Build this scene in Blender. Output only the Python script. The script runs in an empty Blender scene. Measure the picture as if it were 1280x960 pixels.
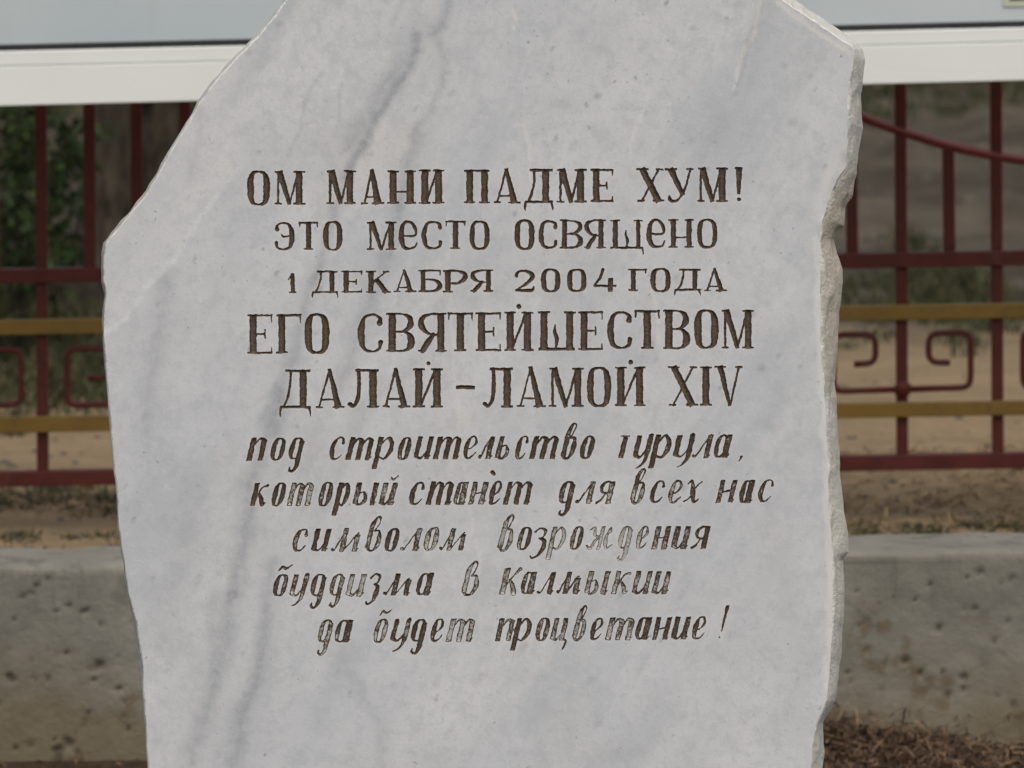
import bpy, bmesh, math, random
import numpy as np
from mathutils import Vector
from mathutils.geometry import delaunay_2d_cdt
from mathutils import noise as mnoise

random.seed(7)
rng = np.random.default_rng(7)
SC = bpy.context.scene
COL = SC.collection
R = math.radians

# ------------------------------------------------------------------ camera
PITCH = R(5.0); CAMZ = 1.5; FPX = 8000.0; STONE_Y = 8.0
cd = bpy.data.cameras.new("camera"); cam = bpy.data.objects.new("camera", cd); COL.objects.link(cam)
cam.location = (0, 0, CAMZ); cam.rotation_euler = (R(90) - PITCH, 0, 0)
cd.sensor_width = 36; cd.lens = 36 * FPX / 1280; cd.clip_start = 0.1; cd.clip_end = 2000
cd.dof.use_dof = True; cd.dof.focus_distance = 8.05; cd.dof.aperture_fstop = 11
SC.camera = cam

# ------------------------------------------------------------------ world, sun, exposure
SUN_EL, SUN_AZ = R(56), R(166)     # azimuth clockwise from +Y : high over the camera's right shoulder
w = bpy.data.worlds.new("World"); SC.world = w; w.use_nodes = True
nt = w.node_tree; bg = nt.nodes['Background']
sky = nt.nodes.new('ShaderNodeTexSky'); sky.sky_type = 'NISHITA'; sky.sun_disc = False
sky.sun_elevation = SUN_EL; sky.sun_rotation = SUN_AZ
sky.air_density = 1.6; sky.dust_density = 6.0; sky.ozone_density = 1.2
hsv = nt.nodes.new('ShaderNodeHueSaturation'); hsv.inputs['Saturation'].default_value = 0.62
nt.links.new(sky.outputs[0], hsv.inputs['Color'])
nt.links.new(hsv.outputs[0], bg.inputs['Color']); bg.inputs['Strength'].default_value = 0.125
sl = bpy.data.lights.new("sun", 'SUN'); sl.energy = 0.75; sl.angle = R(80); sl.color = (1, .985, .955)
sun = bpy.data.objects.new("sun", sl); COL.objects.link(sun)
sdir = Vector((math.sin(SUN_AZ) * math.cos(SUN_EL), math.cos(SUN_AZ) * math.cos(SUN_EL), math.sin(SUN_EL)))
sun.rotation_euler = sdir.to_track_quat('Z', 'Y').to_euler()
SC.view_settings.view_transform = 'Standard'; SC.view_settings.look = 'None'
SC.view_settings.exposure = 0.04; SC.view_settings.gamma = 1.0

# ------------------------------------------------------------------ helpers
def P(px, py, Y):
    """point on the upright plane y = Y that the given photo pixel looks at"""
    px = np.asarray(px, float); py = np.asarray(py, float)
    u = px - 640; v = 480 - py
    c, s = math.cos(PITCH), math.sin(PITCH)
    k = Y / (FPX * c + v * s)
    return np.stack([u * k, np.zeros_like(u) + Y, CAMZ + (-FPX * s + v * c) * k], -1)
def Pg(px, py, z):
    """point on the level z that the pixel looks at"""
    u = px - 640; v = 480 - py
    c, s = math.cos(PITCH), math.sin(PITCH)
    k = (z - CAMZ) / (-FPX * s + v * c)
    return u * k, (FPX * c + v * s) * k

def _h(ix, iy, seed):
    n = (ix.astype(np.int64) * 374761393 + iy.astype(np.int64) * 668265263 + seed * 1442695041) & 0x7fffffff
    n = ((n ^ (n >> 13)) * 1274126177) & 0x7fffffff
    return ((n ^ (n >> 16)) & 0xffff) / 65535.0
def vn(x, y, seed=0):
    x = np.asarray(x, float); y = np.asarray(y, float)
    ix = np.floor(x); iy = np.floor(y); fx = x - ix; fy = y - iy
    fx = fx * fx * (3 - 2 * fx); fy = fy * fy * (3 - 2 * fy)
    a = _h(ix, iy, seed); b = _h(ix + 1, iy, seed); c = _h(ix, iy + 1, seed); d = _h(ix + 1, iy + 1, seed)
    return (a + (b - a) * fx) * (1 - fy) + (c + (d - c) * fx) * fy - .5
def fbm(x, y, seed=0, o=4):
    r = 0; a = 1
    for i in range(o):
        r = r + a * vn(x, y, seed + i * 17); x = x * 2.03 + 5.1; y = y * 2.03 + 3.7; a *= .5
    return r
def sstep(a, b, x):
    t = np.clip((x - a) / (b - a), 0, 1); return t * t * (3 - 2 * t)

def tag(o, label=None, cat=None, group=None, kind=None):
    if label: o['label'] = label
    if cat: o['category'] = cat
    if group: o['group'] = group
    if kind: o['kind'] = kind
    return o
def empty(name, loc, label, cat):
    o = bpy.data.objects.new(name, None); COL.objects.link(o); o.location = loc
    o.empty_display_size = .1
    return tag(o, label, cat)
def obj(name, me, mat=None, parent=None):
    o = bpy.data.objects.new(name, me); COL.objects.link(o)
    if mat and not me.materials: me.materials.append(mat)
    if parent:
        o.parent = parent; o.matrix_parent_inverse.identity()
        o.location = -Vector(parent.location) if me.get('world') else (0, 0, 0)
    return o
def mesh(name, v, f, smooth=False):
    me = bpy.data.meshes.new(name)
    me.from_pydata(v.tolist() if hasattr(v, 'tolist') else v, [], f.tolist() if hasattr(f, 'tolist') else f)
    me['world'] = 1
    if smooth: me.polygons.foreach_set('use_smooth', [True] * len(me.polygons))
    me.update(); return me
def attr(me, name, vals):
    a = me.attributes.new(name, 'FLOAT', 'POINT'); a.data.foreach_set('value', np.asarray(vals, np.float32))
def bm_mesh(name, bm, smooth=False):
    bmesh.ops.recalc_face_normals(bm, faces=bm.faces)
    me = bpy.data.meshes.new(name); bm.to_mesh(me); bm.free(); me['world'] = 1
    if smooth: me.polygons.foreach_set('use_smooth', [True] * len(me.polygons))
    return me
def prism8(c, bev=0.0):
    """box from 8 corners (front quad 4, back quad 4) with bevelled edges"""
    bm = bmesh.new(); vs = [bm.verts.new(p) for p in c]
    for q in ((0, 1, 2, 3), (7, 6, 5, 4), (0, 4, 5, 1), (1, 5, 6, 2), (2, 6, 7, 3), (3, 7, 4, 0)):
        bm.faces.new([vs[i] for i in q])
    bmesh.ops.recalc_face_normals(bm, faces=bm.faces)
    if bev: bmesh.ops.bevel(bm, geom=bm.edges[:], offset=bev, segments=2, affect='EDGES', profile=.6)
    return bm
def pxbox(quad, Y, depth, bev=.0015):
    """bar whose front face is a quad of pixels (tl, tr, br, bl) on plane Y, going back by depth"""
    a = [tuple(P(x, y, Y)) for x, y in quad]
    b = [(x, y + depth, z) for x, y, z in a]
    return prism8(a + b, bev)
def tube(pts, rads, seg=8, cap=True, smooth=True):
    bm = bmesh.new(); rings = []
    n = len(pts); pts = [Vector(p) for p in pts]
    for i, p in enumerate(pts):
        d = (pts[min(i + 1, n - 1)] - pts[max(i - 1, 0)]).normalized()
        a = d.cross(Vector((0, 1, 0)))
        if a.length < .05: a = d.cross(Vector((1, 0, 0)))
        a.normalize(); b = d.cross(a)
        r = rads[i] if hasattr(rads, '__len__') else rads
        rings.append([bm.verts.new(p + a * r * math.cos(2 * math.pi * k / seg) + b * r * math.sin(2 * math.pi * k / seg)) for k in range(seg)])
    for i in range(n - 1):
        for k in range(seg):
            bm.faces.new((rings[i][k], rings[i][(k + 1) % seg], rings[i + 1][(k + 1) % seg], rings[i + 1][k]))
    if cap: bm.faces.new(rings[0]); bm.faces.new(rings[-1][::-1])
    return bm

# ------------------------------------------------------------------ materials
class M:
    def __init__(s, name):
        s.m = bpy.data.materials.new(name); s.m.use_nodes = True; s.t = s.m.node_tree
        s.b = s.t.nodes['Principled BSDF']; s.co = s.n('ShaderNodeTexCoord').outputs['Object']
    def n(s, t, **k):
        x = s.t.nodes.new(t)
        for a, b in k.items(): setattr(x, a, b)
        return x
    def L(s, a, b): s.t.links.new(a, b)
    def mapping(s, scale=(1, 1, 1), rot=(0, 0, 0), src=None):
        x = s.n('ShaderNodeMapping'); x.inputs['Scale'].default_value = scale; x.inputs['Rotation'].default_value = rot
        s.L(src or s.co, x.inputs[0]); return x.outputs[0]
    def noise(s, sc, det=4, rough=.6, dist=0, vec=None):
        x = s.n('ShaderNodeTexNoise'); x.inputs['Scale'].default_value = sc; x.inputs['Detail'].default_value = det
        x.inputs['Roughness'].default_value = rough; x.inputs['Distortion'].default_value = dist
        s.L(vec or s.co, x.inputs['Vector']); return x.outputs['Fac']
    def vor(s, sc, vec=None, feat='F1', out='Distance'):
        x = s.n('ShaderNodeTexVoronoi', feature=feat); x.inputs['Scale'].default_value = sc
        s.L(vec or s.co, x.inputs['Vector']); return x.outputs[out]
    def ramp(s, v, a, b, lo=0., hi=1.):
        x = s.n('ShaderNodeMapRange', interpolation_type='SMOOTHSTEP')
        for i, q in zip(('From Min', 'From Max', 'To Min', 'To Max'), (a, b, lo, hi)): x.inputs[i].default_value = q
        s.L(v, x.inputs[0]); return x.outputs[0]
    def math(s, op, a, b=0.):
        x = s.n('ShaderNodeMath', operation=op)
        for i, q in enumerate((a, b)):
            if isinstance(q, (int, float)): x.inputs[i].default_value = q
            else: s.L(q, x.inputs[i])
        return x.outputs[0]
    def mix(s, f, a, b, mode='MIX'):
        x = s.n('ShaderNodeMix', data_type='RGBA', blend_type=mode)
        if isinstance(f, (int, float)): x.inputs[0].default_value = f
        else: s.L(f, x.inputs[0])
        for i, q in ((6, a), (7, b)):
            if isinstance(q, tuple): x.inputs[i].default_value = (*q, 1)
            else: s.L(q, x.inputs[i])
        return x.outputs[2]
    def at(s, name): return s.n('ShaderNodeAttribute', attribute_name=name).outputs['Fac']
    def out(s, col, rough=.6, bump=None, bs=.5, bd=.01, spec=.5):
        if isinstance(col, tuple): s.b.inputs['Base Color'].default_value = (*col, 1)
        else: s.L(col, s.b.inputs['Base Color'])
        if isinstance(rough, (int, float)): s.b.inputs['Roughness'].default_value = rough
        else: s.L(rough, s.b.inputs['Roughness'])
        s.b.inputs['Specular IOR Level'].default_value = spec
        if bump is not None:
            x = s.n('ShaderNodeBump'); x.inputs['Strength'].default_value = bs; x.inputs['Distance'].default_value = bd
            s.L(bump, x.inputs['Height']); s.L(x.outputs[0], s.b.inputs['Normal'])
        return s.m
    def sep(s, k):
        x = s.n('ShaderNodeSeparateXYZ'); s.L(s.co, x.inputs[0]); return x.outputs[k]

def m_marble():
    m = M('polished_marble')
    d = m.mapping((1, 1, 1), (0, R(-28), 0))
    d2 = m.mapping((5.5, 5.5, 1.1), (0, 0, 0), d)
    veins = m.noise(1.6, 6, .62, .5, d2)
    cloud = m.noise(2.6, 5, .6, .3, m.mapping((2.4, 2.4, 1), (0, 0, 0), d))
    grain = m.noise(260, 3, .7)
    mott = m.noise(38, 5, .7)
    c = m.mix(m.ramp(cloud, .36, .66), (.585, .606, .642), (.65, .664, .682))
    c = m.mix(m.ramp(veins, .54, .68, 0, .40), c, (.44, .475, .515))
    c = m.mix(m.ramp(mott, .46, .62, 0, .42), c, (.46, .485, .52))
    c = m.mix(m.ramp(m.noise(85, 5, .75), .52, .68, 0, .40), c, (.43, .455, .485))
    c = m.mix(m.ramp(m.noise(70, 4, .7, .3), .55, .70, 0, .35), c, (.72, .725, .72))
    c = m.mix(m.ramp(m.noise(12, 6, .72, .4, m.mapping((1.6, 1.6, .9), (0, 0, 0), d)), .50, .66, 0, .34), c, (.47, .495, .54))
    c = m.mix(m.ramp(m.noise(5, 3, .5, .2), .55, .75, 0, .16), c, (.66, .62, .55))
    # drawn veins
    vv = m.math('MULTIPLY', m.at('vein'), m.ramp(m.noise(90, 5, .75), .30, .64, .55, .98))
    c = m.mix(m.math('MINIMUM', vv, 1.), c, (.315, .33, .365))
    c = m.mix(m.at('pale'), c, (.78, .77, .74))
    # flecks
    fk = m.mapping((70, 70, 42), (0, 0, 0), d)
    sp = m.vor(1.0, fk)
    cell = m.vor(1.0, fk, out='Color')
    sepc = m.n('ShaderNodeSeparateColor'); m.L(cell, sepc.inputs[0])
    rare = m.ramp(sepc.outputs[0], .86, .93)
    f1 = m.math('MULTIPLY', m.ramp(sp, .06, .30, 1, 0), rare)
    f1 = m.math('MULTIPLY', f1, m.ramp(m.noise(7, 2), .40, .58, .05, .95))
    f1 = m.math('MULTIPLY', f1, m.ramp(m.noise(150, 3), .3, .6))
    c = m.mix(f1, c, (.30, .32, .36))
    sp2 = m.vor(26, m.mapping((1, 1, .6), (0, 0, 0), d))
    c2 = m.vor(26, m.mapping((1, 1, .6), (0, 0, 0), d), out='Color')
    s2 = m.n('ShaderNodeSeparateColor'); m.L(c2, s2.inputs[0])
    f2 = m.math('MULTIPLY', m.math('MULTIPLY', m.ramp(sp2, .0, .22, .5, 0), m.ramp(s2.outputs[1], .93, .96)), m.ramp(m.noise(110, 4, .7), .35, .6))
    c = m.mix(f2, c, (.33, .33, .34))
    c = m.mix(m.math('MULTIPLY', m.ramp(m.noise(120, 2, .5), .66, .74, 0, .75), m.ramp(m.noise(8, 3), .42, .6)), c, (.27, .29, .33))
    c = m.mix(m.ramp(grain, .3, .7, 0, .22), c, (.50, .51, .53))
    bump = m.math('ADD', m.math('MULTIPLY', grain, .35), m.noise(24, 4))
    return m.out(c, m.ramp(mott, .3, .7, .42, .6), bump, .3, .002, .3)
def m_broken():
    m = M('broken_marble')
    c = m.mix(m.ramp(m.noise(9, 5, .65), .35, .68), (.70, .70, .665), (.63, .605, .54))
    c = m.mix(m.ramp(m.noise(30, 5, .7, .4), .52, .74, 0, .45), c, (.52, .49, .42))
    c = m.mix(m.ramp(m.at('arris'), .1, .9, 0, .85), c, (.86, .86, .82))
    c = m.mix(m.ramp(m.noise(14, 4, .6), .62, .74, 0, .25), c, (.52, .40, .32))
    st = m.noise(1, 5, .7, .4, m.mapping((90, 40, 22)))
    c = m.mix(m.ramp(st, .48, .70, 0, .5), c, (.50, .485, .44))
    z = m.math('ADD', m.sep(2), m.math('MULTIPLY', m.math('SUBTRACT', m.noise(14, 5, .7), .5), .25))
    band = m.math('MULTIPLY', m.ramp(z, .74, .86), m.ramp(z, 1.10, 1.02))
    c = m.mix(m.math('MULTIPLY', band, m.ramp(m.at('arris'), .8, .2, 0, .6)), c, (.50, .44, .345))
    bump = m.math('ADD', m.math('ADD', m.noise(110, 6, .75), m.math('MULTIPLY', st, 1.6)), m.math('MULTIPLY', m.noise(400, 3), .3))
    return m.out(c, .8, bump, .8, .005, .2)
def m_paint_in_letters():
    m = M('brown_letter_paint')
    base = m.mix(m.ramp(m.noise(170, 4, .7), .3, .7), (.056, .038, .027), (.105, .076, .055))
    base = m.mix(m.ramp(m.noise(60, 3), .5, .75, 0, .7), base, (.15, .112, .088))
    base = m.mix(m.ramp(m.at('core'), .35, 1, 0, .45), base, (.155, .115, .085))
    wn = m.noise(330, 4, .7)
    wear = m.at('wear'); core = m.at('core')
    th = m.math('SUBTRACT', 1.17, m.math('MULTIPLY', m.math('MULTIPLY', wear, .80), m.ramp(core, .0, .55, .35, 1)))
    x = m.math('SUBTRACT', m.math('ADD', wn, m.math('MULTIPLY', m.noise(70, 3), .55)), th)
    f = m.ramp(x, 0.0, .13)
    c = m.mix(f, base, (.50, .50, .47))
    return m.out(c, .75, wn, .6, .002, .25)
def m_red():
    m = M('dark_red_paint')
    n = m.noise(22, 5, .6)
    c = m.mix(m.ramp(n, .3, .7), (.062, .0105, .008), (.090, .0145, .010))
    c = m.mix(m.ramp(m.noise(9, 4, .7), .6, .75, 0, .5), c, (.10, .045, .035))
    c = m.mix(m.ramp(m.noise(120, 4, .7), .66, .76, 0, .6), c, (.03, .012, .012))
    return m.out(c, m.ramp(n, .3, .7, .42, .62), m.noise(160, 4), .25, .001, .3)
def m_yellow():
    m = M('ochre_paint')
    c = m.mix(m.ramp(m.noise(14, 5, .6), .3, .7), (.145, .082, .007), (.185, .106, .011))
    c = m.mix(m.ramp(m.noise(40, 6, .75, .6), .52, .72, 0, .75), c, (.085, .048, .014))
    return m.out(c, .5, m.noise(120, 4), .3, .001)
def m_white():
    m = M('white_board_paint')
    c = m.mix(m.ramp(m.noise(3, 4), .3, .7), (.785, .81, .785), (.74, .765, .745))
    c = m.mix(m.ramp(m.noise(1, 5, .7, 0, m.mapping((2, 2, 60))), .56, .8, 0, .25), c, (.52, .48, .42))
    c = m.mix(m.ramp(m.noise(70, 4, .7), .68, .78, 0, .5), c, (.42, .36, .28))
    return m.out(c, .38, m.noise(30, 3), .06, .001)
def m_panel():
    m = M('pale_blue_panel')
    c = m.mix(m.ramp(m.noise(1.2, 3), .3, .7), (.47, .535, .565), (.56, .61, .635))
    c = m.mix(m.ramp(m.noise(1, 4, .6, 0, m.mapping((14, 1, 2))), .5, .8, 0, .25), c, (.42, .46, .48))
    return m.out(c, .3, m.noise(2, 2), .05, .01)
def m_flat(name, c, c2=None, rough=.7, sc=30):
    m = M(name)
    return m.out(m.mix(m.ramp(m.noise(sc, 4), .3, .7), c, c2 or tuple(x * .75 for x in c)), rough, m.noise(sc * 3, 3), .3, .002)
def m_concrete():
    m = M('weathered_concrete')
    z = m.sep(2)
    n1 = m.noise(2.2, 6, .65); n2 = m.noise(14, 6, .7); n3 = m.noise(90, 4, .7)
    c = m.mix(m.ramp(n1, .35, .66), (.190, .180, .152), (.25, .238, .205))
    c = m.mix(m.ramp(n2, .42, .7, 0, .5), c, (.135, .13, .112))
    # damp ochre band near the base, running stains near the top
    h = m.math('ADD', z, m.math('MULTIPLY', m.math('SUBTRACT', n1, .5), .22))
    c = m.mix(m.ramp(h, .02, .17, .65, 0), c, (.155, .118, .06))
    c = m.mix(m.math('MULTIPLY', m.ramp(m.noise(9, 6, .7, .8), .56, .66, 0, .75), m.ramp(h, .02, .24, 1, .1)), c, (.10, .068, .036))
    run = m.noise(1, 5, .65, .3, m.mapping((16, 16, 2.2)))
    c = m.mix(m.math('MULTIPLY', m.ramp(run, .5, .72, 0, .9), m.ramp(h, .10, .30)), c, (.09, .087, .075))
    c = m.mix(m.math('MULTIPLY', m.at('pit'), .75), c, (.07, .06, .045))
    c = m.mix(m.ramp(n3, .62, .74, 0, .5), c, (.09, .085, .07))
    c = m.mix(m.math('MULTIPLY', m.at('lichen'), .7), c, (.10, .062, .022))
    return m.out(c, .9, m.math('ADD', n2, m.math('MULTIPLY', n3, .6)), .6, .006, .2)
def m_ground():
    m = M('sandy_ground')
    y = m.sep(1)
    n1 = m.noise(.9, 6, .62, .4); n2 = m.noise(4.5, 6, .68); n3 = m.noise(40, 5, .7); n4 = m.noise(9, 4, .6)
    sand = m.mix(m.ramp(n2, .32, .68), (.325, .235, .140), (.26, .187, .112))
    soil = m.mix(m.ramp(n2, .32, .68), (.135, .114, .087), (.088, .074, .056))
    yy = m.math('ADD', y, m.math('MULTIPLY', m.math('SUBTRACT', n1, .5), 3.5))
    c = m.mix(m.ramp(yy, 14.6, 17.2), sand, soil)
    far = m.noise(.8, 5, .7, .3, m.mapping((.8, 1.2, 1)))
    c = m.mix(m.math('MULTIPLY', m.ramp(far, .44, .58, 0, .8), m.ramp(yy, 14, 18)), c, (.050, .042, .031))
    c = m.mix(m.ramp(n4, .55, .75, 0, .3), c, (.15, .11, .065))
    c = m.mix(m.ramp(n3, .5, .75, 0, .45), c, (.10, .078, .05))
    c = m.mix(m.math('MULTIPLY', m.ramp(m.noise(2.4, 5, .7), .5, .66, 0, .3), m.ramp(yy, 12.2, 11.4)), c, (.24, .17, .10))
    # dark humus in front of the wall
    c = m.mix(m.ramp(y, 10.7, 10.4), c, m.mix(m.ramp(n3, .35, .65), (.075, .050, .032), (.038, .026, .018)))
    return m.out(c, .95, m.math('ADD', n3, m.math('MULTIPLY', n2, 2)), .8, .02, .1)
def m_blade(name, cols):
    m = M(name)
    t = m.at('tint')
    c = m.mix(m.ramp(t, 0, .5), cols[0], cols[1]); c = m.mix(m.ramp(t, .5, 1), c, cols[2])
    m.b.inputs['Subsurface Weight'].default_value = 0
    return m.out(c, .7, None, spec=.2)
def m_bark():
    m = M('furrowed_bark')
    v = m.mapping((34, 34, 5))
    n = m.noise(1, 6, .7, .6, v); n2 = m.noise(4, 4)
    c = m.mix(m.ramp(n, .35, .65), (.016, .013, .009), (.105, .090, .068))
    c = m.mix(m.ramp(n2, .45, .7, 0, .6), c, (.06, .052, .038))
    return m.out(c, .95, n, 1.0, .02, .1)

MARBLE, BROKEN, LETTER = m_marble(), m_broken(), m_paint_in_letters()
RED_LIT = m_flat('handrail_sunlit_red', (.17, .026, .024), (.12, .02, .018), .38, 14)  # fence red made lighter: sunlight on the handrail's top put into its colour
RED, YEL, WHITE, PANEL, CONC, GROUND, BARK = m_red(), m_yellow(), m_white(), m_panel(), m_concrete(), m_ground(), m_bark()
RUBBER = m_flat('black_rubber', (.018, .018, .02), rough=.5)
GREEN = m_blade('green_blades', [(.027, .031, .013), (.047, .052, .022), (.095, .082, .042)])
STRAW = m_blade('dry_blades', [(.085, .050, .024), (.19, .125, .062), (.32, .235, .13)])
HUMUS = m_blade('brown_litter', [(.035, .022, .015), (.085, .053, .034), (.20, .125, .075)])
LEAF = m_blade('shrub_leaves', [(.008, .015, .005), (.018, .034, .010), (.05, .075, .022)])

# ================================================================== GROUND (one sheet, a step under the wall)
def slope(x): return 0.0157 * np.clip(x, -6, 6)
def gz(x, y):
    s = sstep(10.42, 10.5, y)
    b = slope(x) * (s + .35 * (1 - s)) + .25 * s - .010 * (1 - s)
    r = fbm(x * 1.3, y * 1.3, 3) * .03 + fbm(x * 7, y * 7, 9, 3) * .008
    far = sstep(15, 20, y) * (1 - sstep(40, 60, y))
    r = r + far * (fbm(x * .8, y * 1.5, 21, 4) * .12 + fbm(x * 4, y * 4, 31, 3) * .06)
    near = sstep(10.45, 10.75, y) + (1 - s) * sstep(10.4, 10.1, -y)
    return b + r * np.clip(near, 0, 1)
xs = np.concatenate([[-400, -150, -60, -25, -12, -7, -5], np.arange(-4, 4.01, .05), [5, 7, 12, 25, 60, 150, 400]])
ys = np.concatenate([[-300, -100, -30, -8, 0, 4, 7, 8.5, 9.2], np.arange(9.6, 10.4, .04), [10.42, 10.46, 10.5], np.arange(10.54, 14, .04), np.arange(14, 36, .09), [38, 42, 50, 65, 90, 150, 300, 600, 900]])
GX, GY = np.meshgrid(xs, ys); GZ = gz(GX, GY)
nx, ny = len(xs), len(ys)
idx = np.arange(nx * ny).reshape(ny, nx)
F = np.stack([idx[:-1, :-1], idx[:-1, 1:], idx[1:, 1:], idx[1:, :-1]], -1).reshape(-1, 4)
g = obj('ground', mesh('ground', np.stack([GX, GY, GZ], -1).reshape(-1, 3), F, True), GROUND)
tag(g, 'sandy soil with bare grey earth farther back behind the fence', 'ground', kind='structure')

# ================================================================== CONCRETE WALL
WY = 10.33
def build_wall():
    xx = np.concatenate([[-6, -4, -2, -1.2], np.arange(-1.1, 1.101, .005), [1.2, 2, 4, 6]])
    # profile: base .. front top edge .. back top edge .. back base
    zz = np.concatenate([[-.15], np.arange(-.01, .300, .005)])
    pits = []
    pr = random.Random(5)
    def W(px, py): p = P(px, py, WY); return float(p[0]), float(p[2])
    known = [(121, 832, 11), (118, 850, 6), (10, 845, 7), (16, 850, 5), (70, 764, 4), (17, 774, 4), (84, 816, 4), (110, 892, 5), (147, 862, 5), (155, 877, 4), (85, 928, 9), (75, 935, 7), (95, 940, 5), (68, 938, 6), (40, 742, 6), (45, 733, 4),
             (106, 765, 6), (30, 746, 7), (60, 725, 5), (125, 780, 4), (160, 912, 4), (72, 946, 8), (14, 889, 3), (43, 848, 4), (1074, 782, 6), (1081, 778, 9), (1095, 784, 5), (1072, 740, 4), (1140, 768, 4), (1174, 785, 5),
             (1243, 802, 4), (1205, 848, 8), (1204, 861, 4), (1267, 880, 8), (1246, 869, 4), (1185, 870, 5), (1162, 731, 4), (1144, 750, 3), (1218, 762, 4), (1206, 761, 3), (1059, 840, 4), (1084, 812, 5), (1265, 724, 4), (1226, 716, 7), (1252, 730, 3),
             (1063, 852, 3), (1150, 842, 5), (1131, 826, 6), (1105, 830, 5), (1253, 818, 3), (1230, 830, 3)]
    for px, py, r in known: pits.append((*W(px, py), r * .00128 * .9))
    for _ in range(110):
        x = pr.uniform(-1.1, 1.1); z = pr.uniform(.0, .30); pits.append((x, z, pr.choice([.0022, .003, .003, .004, .005])))
    lich = [(*W(px, py), r * .00128) for px, py, r in [(1082, 780, 16), (1100, 784, 10), (1078, 766, 9), (1086, 811, 9), (1090, 832, 9), (1106, 831, 9), (1122, 828, 10), (1135, 824, 10), (1130, 808, 7), (1150, 842, 8), (1157, 850, 10), (1165, 858, 9), (1180, 853, 8), (1155, 862, 12), (1175, 880, 7), (1185, 866, 7)]]
    X, Z = np.meshgrid(xx, zz)
    zs = Z + slope(X) * (.35 + .65 * np.clip(Z / .3, 0, 1))
    pit = np.zeros_like(X)
    for (x, z, r) in pits:
        d = np.hypot((X - x) / 1.15, zs - z) / r + fbm(X * 110, zs * 110, 14, 2) * .9
        pit = np.maximum(pit, np.clip(1.05 - d, 0, 1))
    li = np.zeros_like(X)
    for (x, z, r) in lich:
        d = np.hypot(X - x, zs - z) / r * .75 + fbm(X * 75, zs * 75, 4) * 1.9
        li = np.maximum(li, np.clip(1.0 - d, 0, 1) * .75)
    Yf = WY + pit * .007 + fbm(X * 3, zs * 8, 77) * .004 + fbm(X * 30, zs * 30, 5, 3) * .0016 + .014 * (.3 - Z)*-1 + .0042
    rows = [np.stack([X[i], Yf[i], zs[i]], -1) for i in range(len(zz))]
    pa = [pit[i] for i in range(len(zz))]; la = [li[i] for i in range(len(zz))]
    top = .300
    for (dy, dz) in [(.002, .004), (.008, .010), (.03, .013), (.07, .012), (.12, .015), (.17, .013), (.21, .015), (.235, .014), (.25, .006), (.255, -.10)]:
        yy = WY + dy + fbm(xx * 9, xx * 0 + dy * 40, 41, 3) * .006
        z = top + dz + slope(xx) + fbm(xx * 12, xx * 0 + dy * 30, 55, 4) * .004
        rows.append(np.stack([xx, yy, z], -1)); pa.append(np.clip(fbm(xx * 14, xx * 0 + dy * 20, 8, 3) - .45, 0, .6)); la.append(xx * 0)
    V = np.array(rows); n, m_ = V.shape[:2]
    idx = np.arange(n * m_).reshape(n, m_)
    F = np.stack([idx[:-1, :-1], idx[:-1, 1:], idx[1:, 1:], idx[1:, :-1]], -1).reshape(-1, 4)
    me = mesh('wall', V.reshape(-1, 3), F, True)
    attr(me, 'pit', np.concatenate(pa)); attr(me, 'lichen', np.concatenate(la))
    o = obj('concrete_wall', me, CONC)
    tag(o, 'low pitted grey concrete wall with ochre stains, running behind the marble slab', 'wall')
build_wall()

# ================================================================== METAL FENCE
FY = 11.5
fence = empty('metal_fence', (0, FY, .25), 'dark red metal fence with two ochre rails and square scroll ornaments', 'fence')
def yl(y0, y1):          # pixel row that runs from y0 at x=0 to y1 at x=1280
    return lambda x: y0 + (y1 - y0) * x / 1280.0
XA, XB = -900, 2200
def rail(y0l, y0r, y1l, y1r, name, mat, Y, dep):
    a, b = yl(y0l, y0r), yl(y1l, y1r)
    return obj(name, bm_mesh(name, pxbox([(XA, a(XA)), (XB, a(XB)), (XB, b(XB)), (XA, b(XA))], Y, dep, .002)), mat, fence)
rail(336.5, 313, 354.5, 332, 'rail', RED, FY - .012, .030)
rail(400, 378.5, 419, 397.5, 'ochre_rail', YEL, FY - .016, .012)
rail(521.5, 500.5, 541.5, 519, 'ochre_rail', YEL, FY - .016, .012)
rail(590, 566, 609, 585.5, 'rail', RED, FY - .012, .030)
base = yl(592, 568); redr = yl(345, 322)
def wave(x):
    # top rail, a long wave with a crest at the middle of each section
    pts = [(-900, 60), (-640, 170), (-420, 200), (-250, 150), (0, 40), (200, -40), (420, -90), (640, -95), (850, -20), (950, 62), (1010, 110), (1076, 147), (1130, 165), (1180, 181), (1240, 194), (1280, 200.5), (1400, 214), (1560, 208), (1720, 170), (1900, 90), (2050, -20), (2200, -60)]
    xs_, ys_ = zip(*pts); return float(np.interp(x, xs_, ys_))
def picket(xt, xb, yt, yb, wpx=14.5):
    h = wpx / 2
    obj('picket', bm_mesh('picket', pxbox([(xt - h, yt), (xt + h, yt), (xb + h, yb), (xb - h, yb)], FY, .018, .0022)), RED, fence)
for k in range(-7, 18):
    x = 50 + 119.45 * k - (0 if k < 5 else 0)
    picket(x - 0.8, x + 3.2, -130 if -2 < k < 12 else 60, base(x) + 4)
    xm = x + 60.2 if k != 8 else x + 58
    yt = wave(xm) + 2
    picket(xm + .2, xm + 2, yt, redr(xm))
# wavy handrail: flattened bar resting on the pickets
hp = []
for x in np.arange(XA, XB + 1, 14):
    ysm = np.mean([wave(x + d) for d in (-20, -10, 0, 10, 20)])
    hp.append((x, ysm))
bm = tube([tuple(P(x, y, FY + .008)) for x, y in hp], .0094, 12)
obj('curved_rail', bm_mesh('curved_rail', bm, True), RED_LIT, fence)
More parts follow.
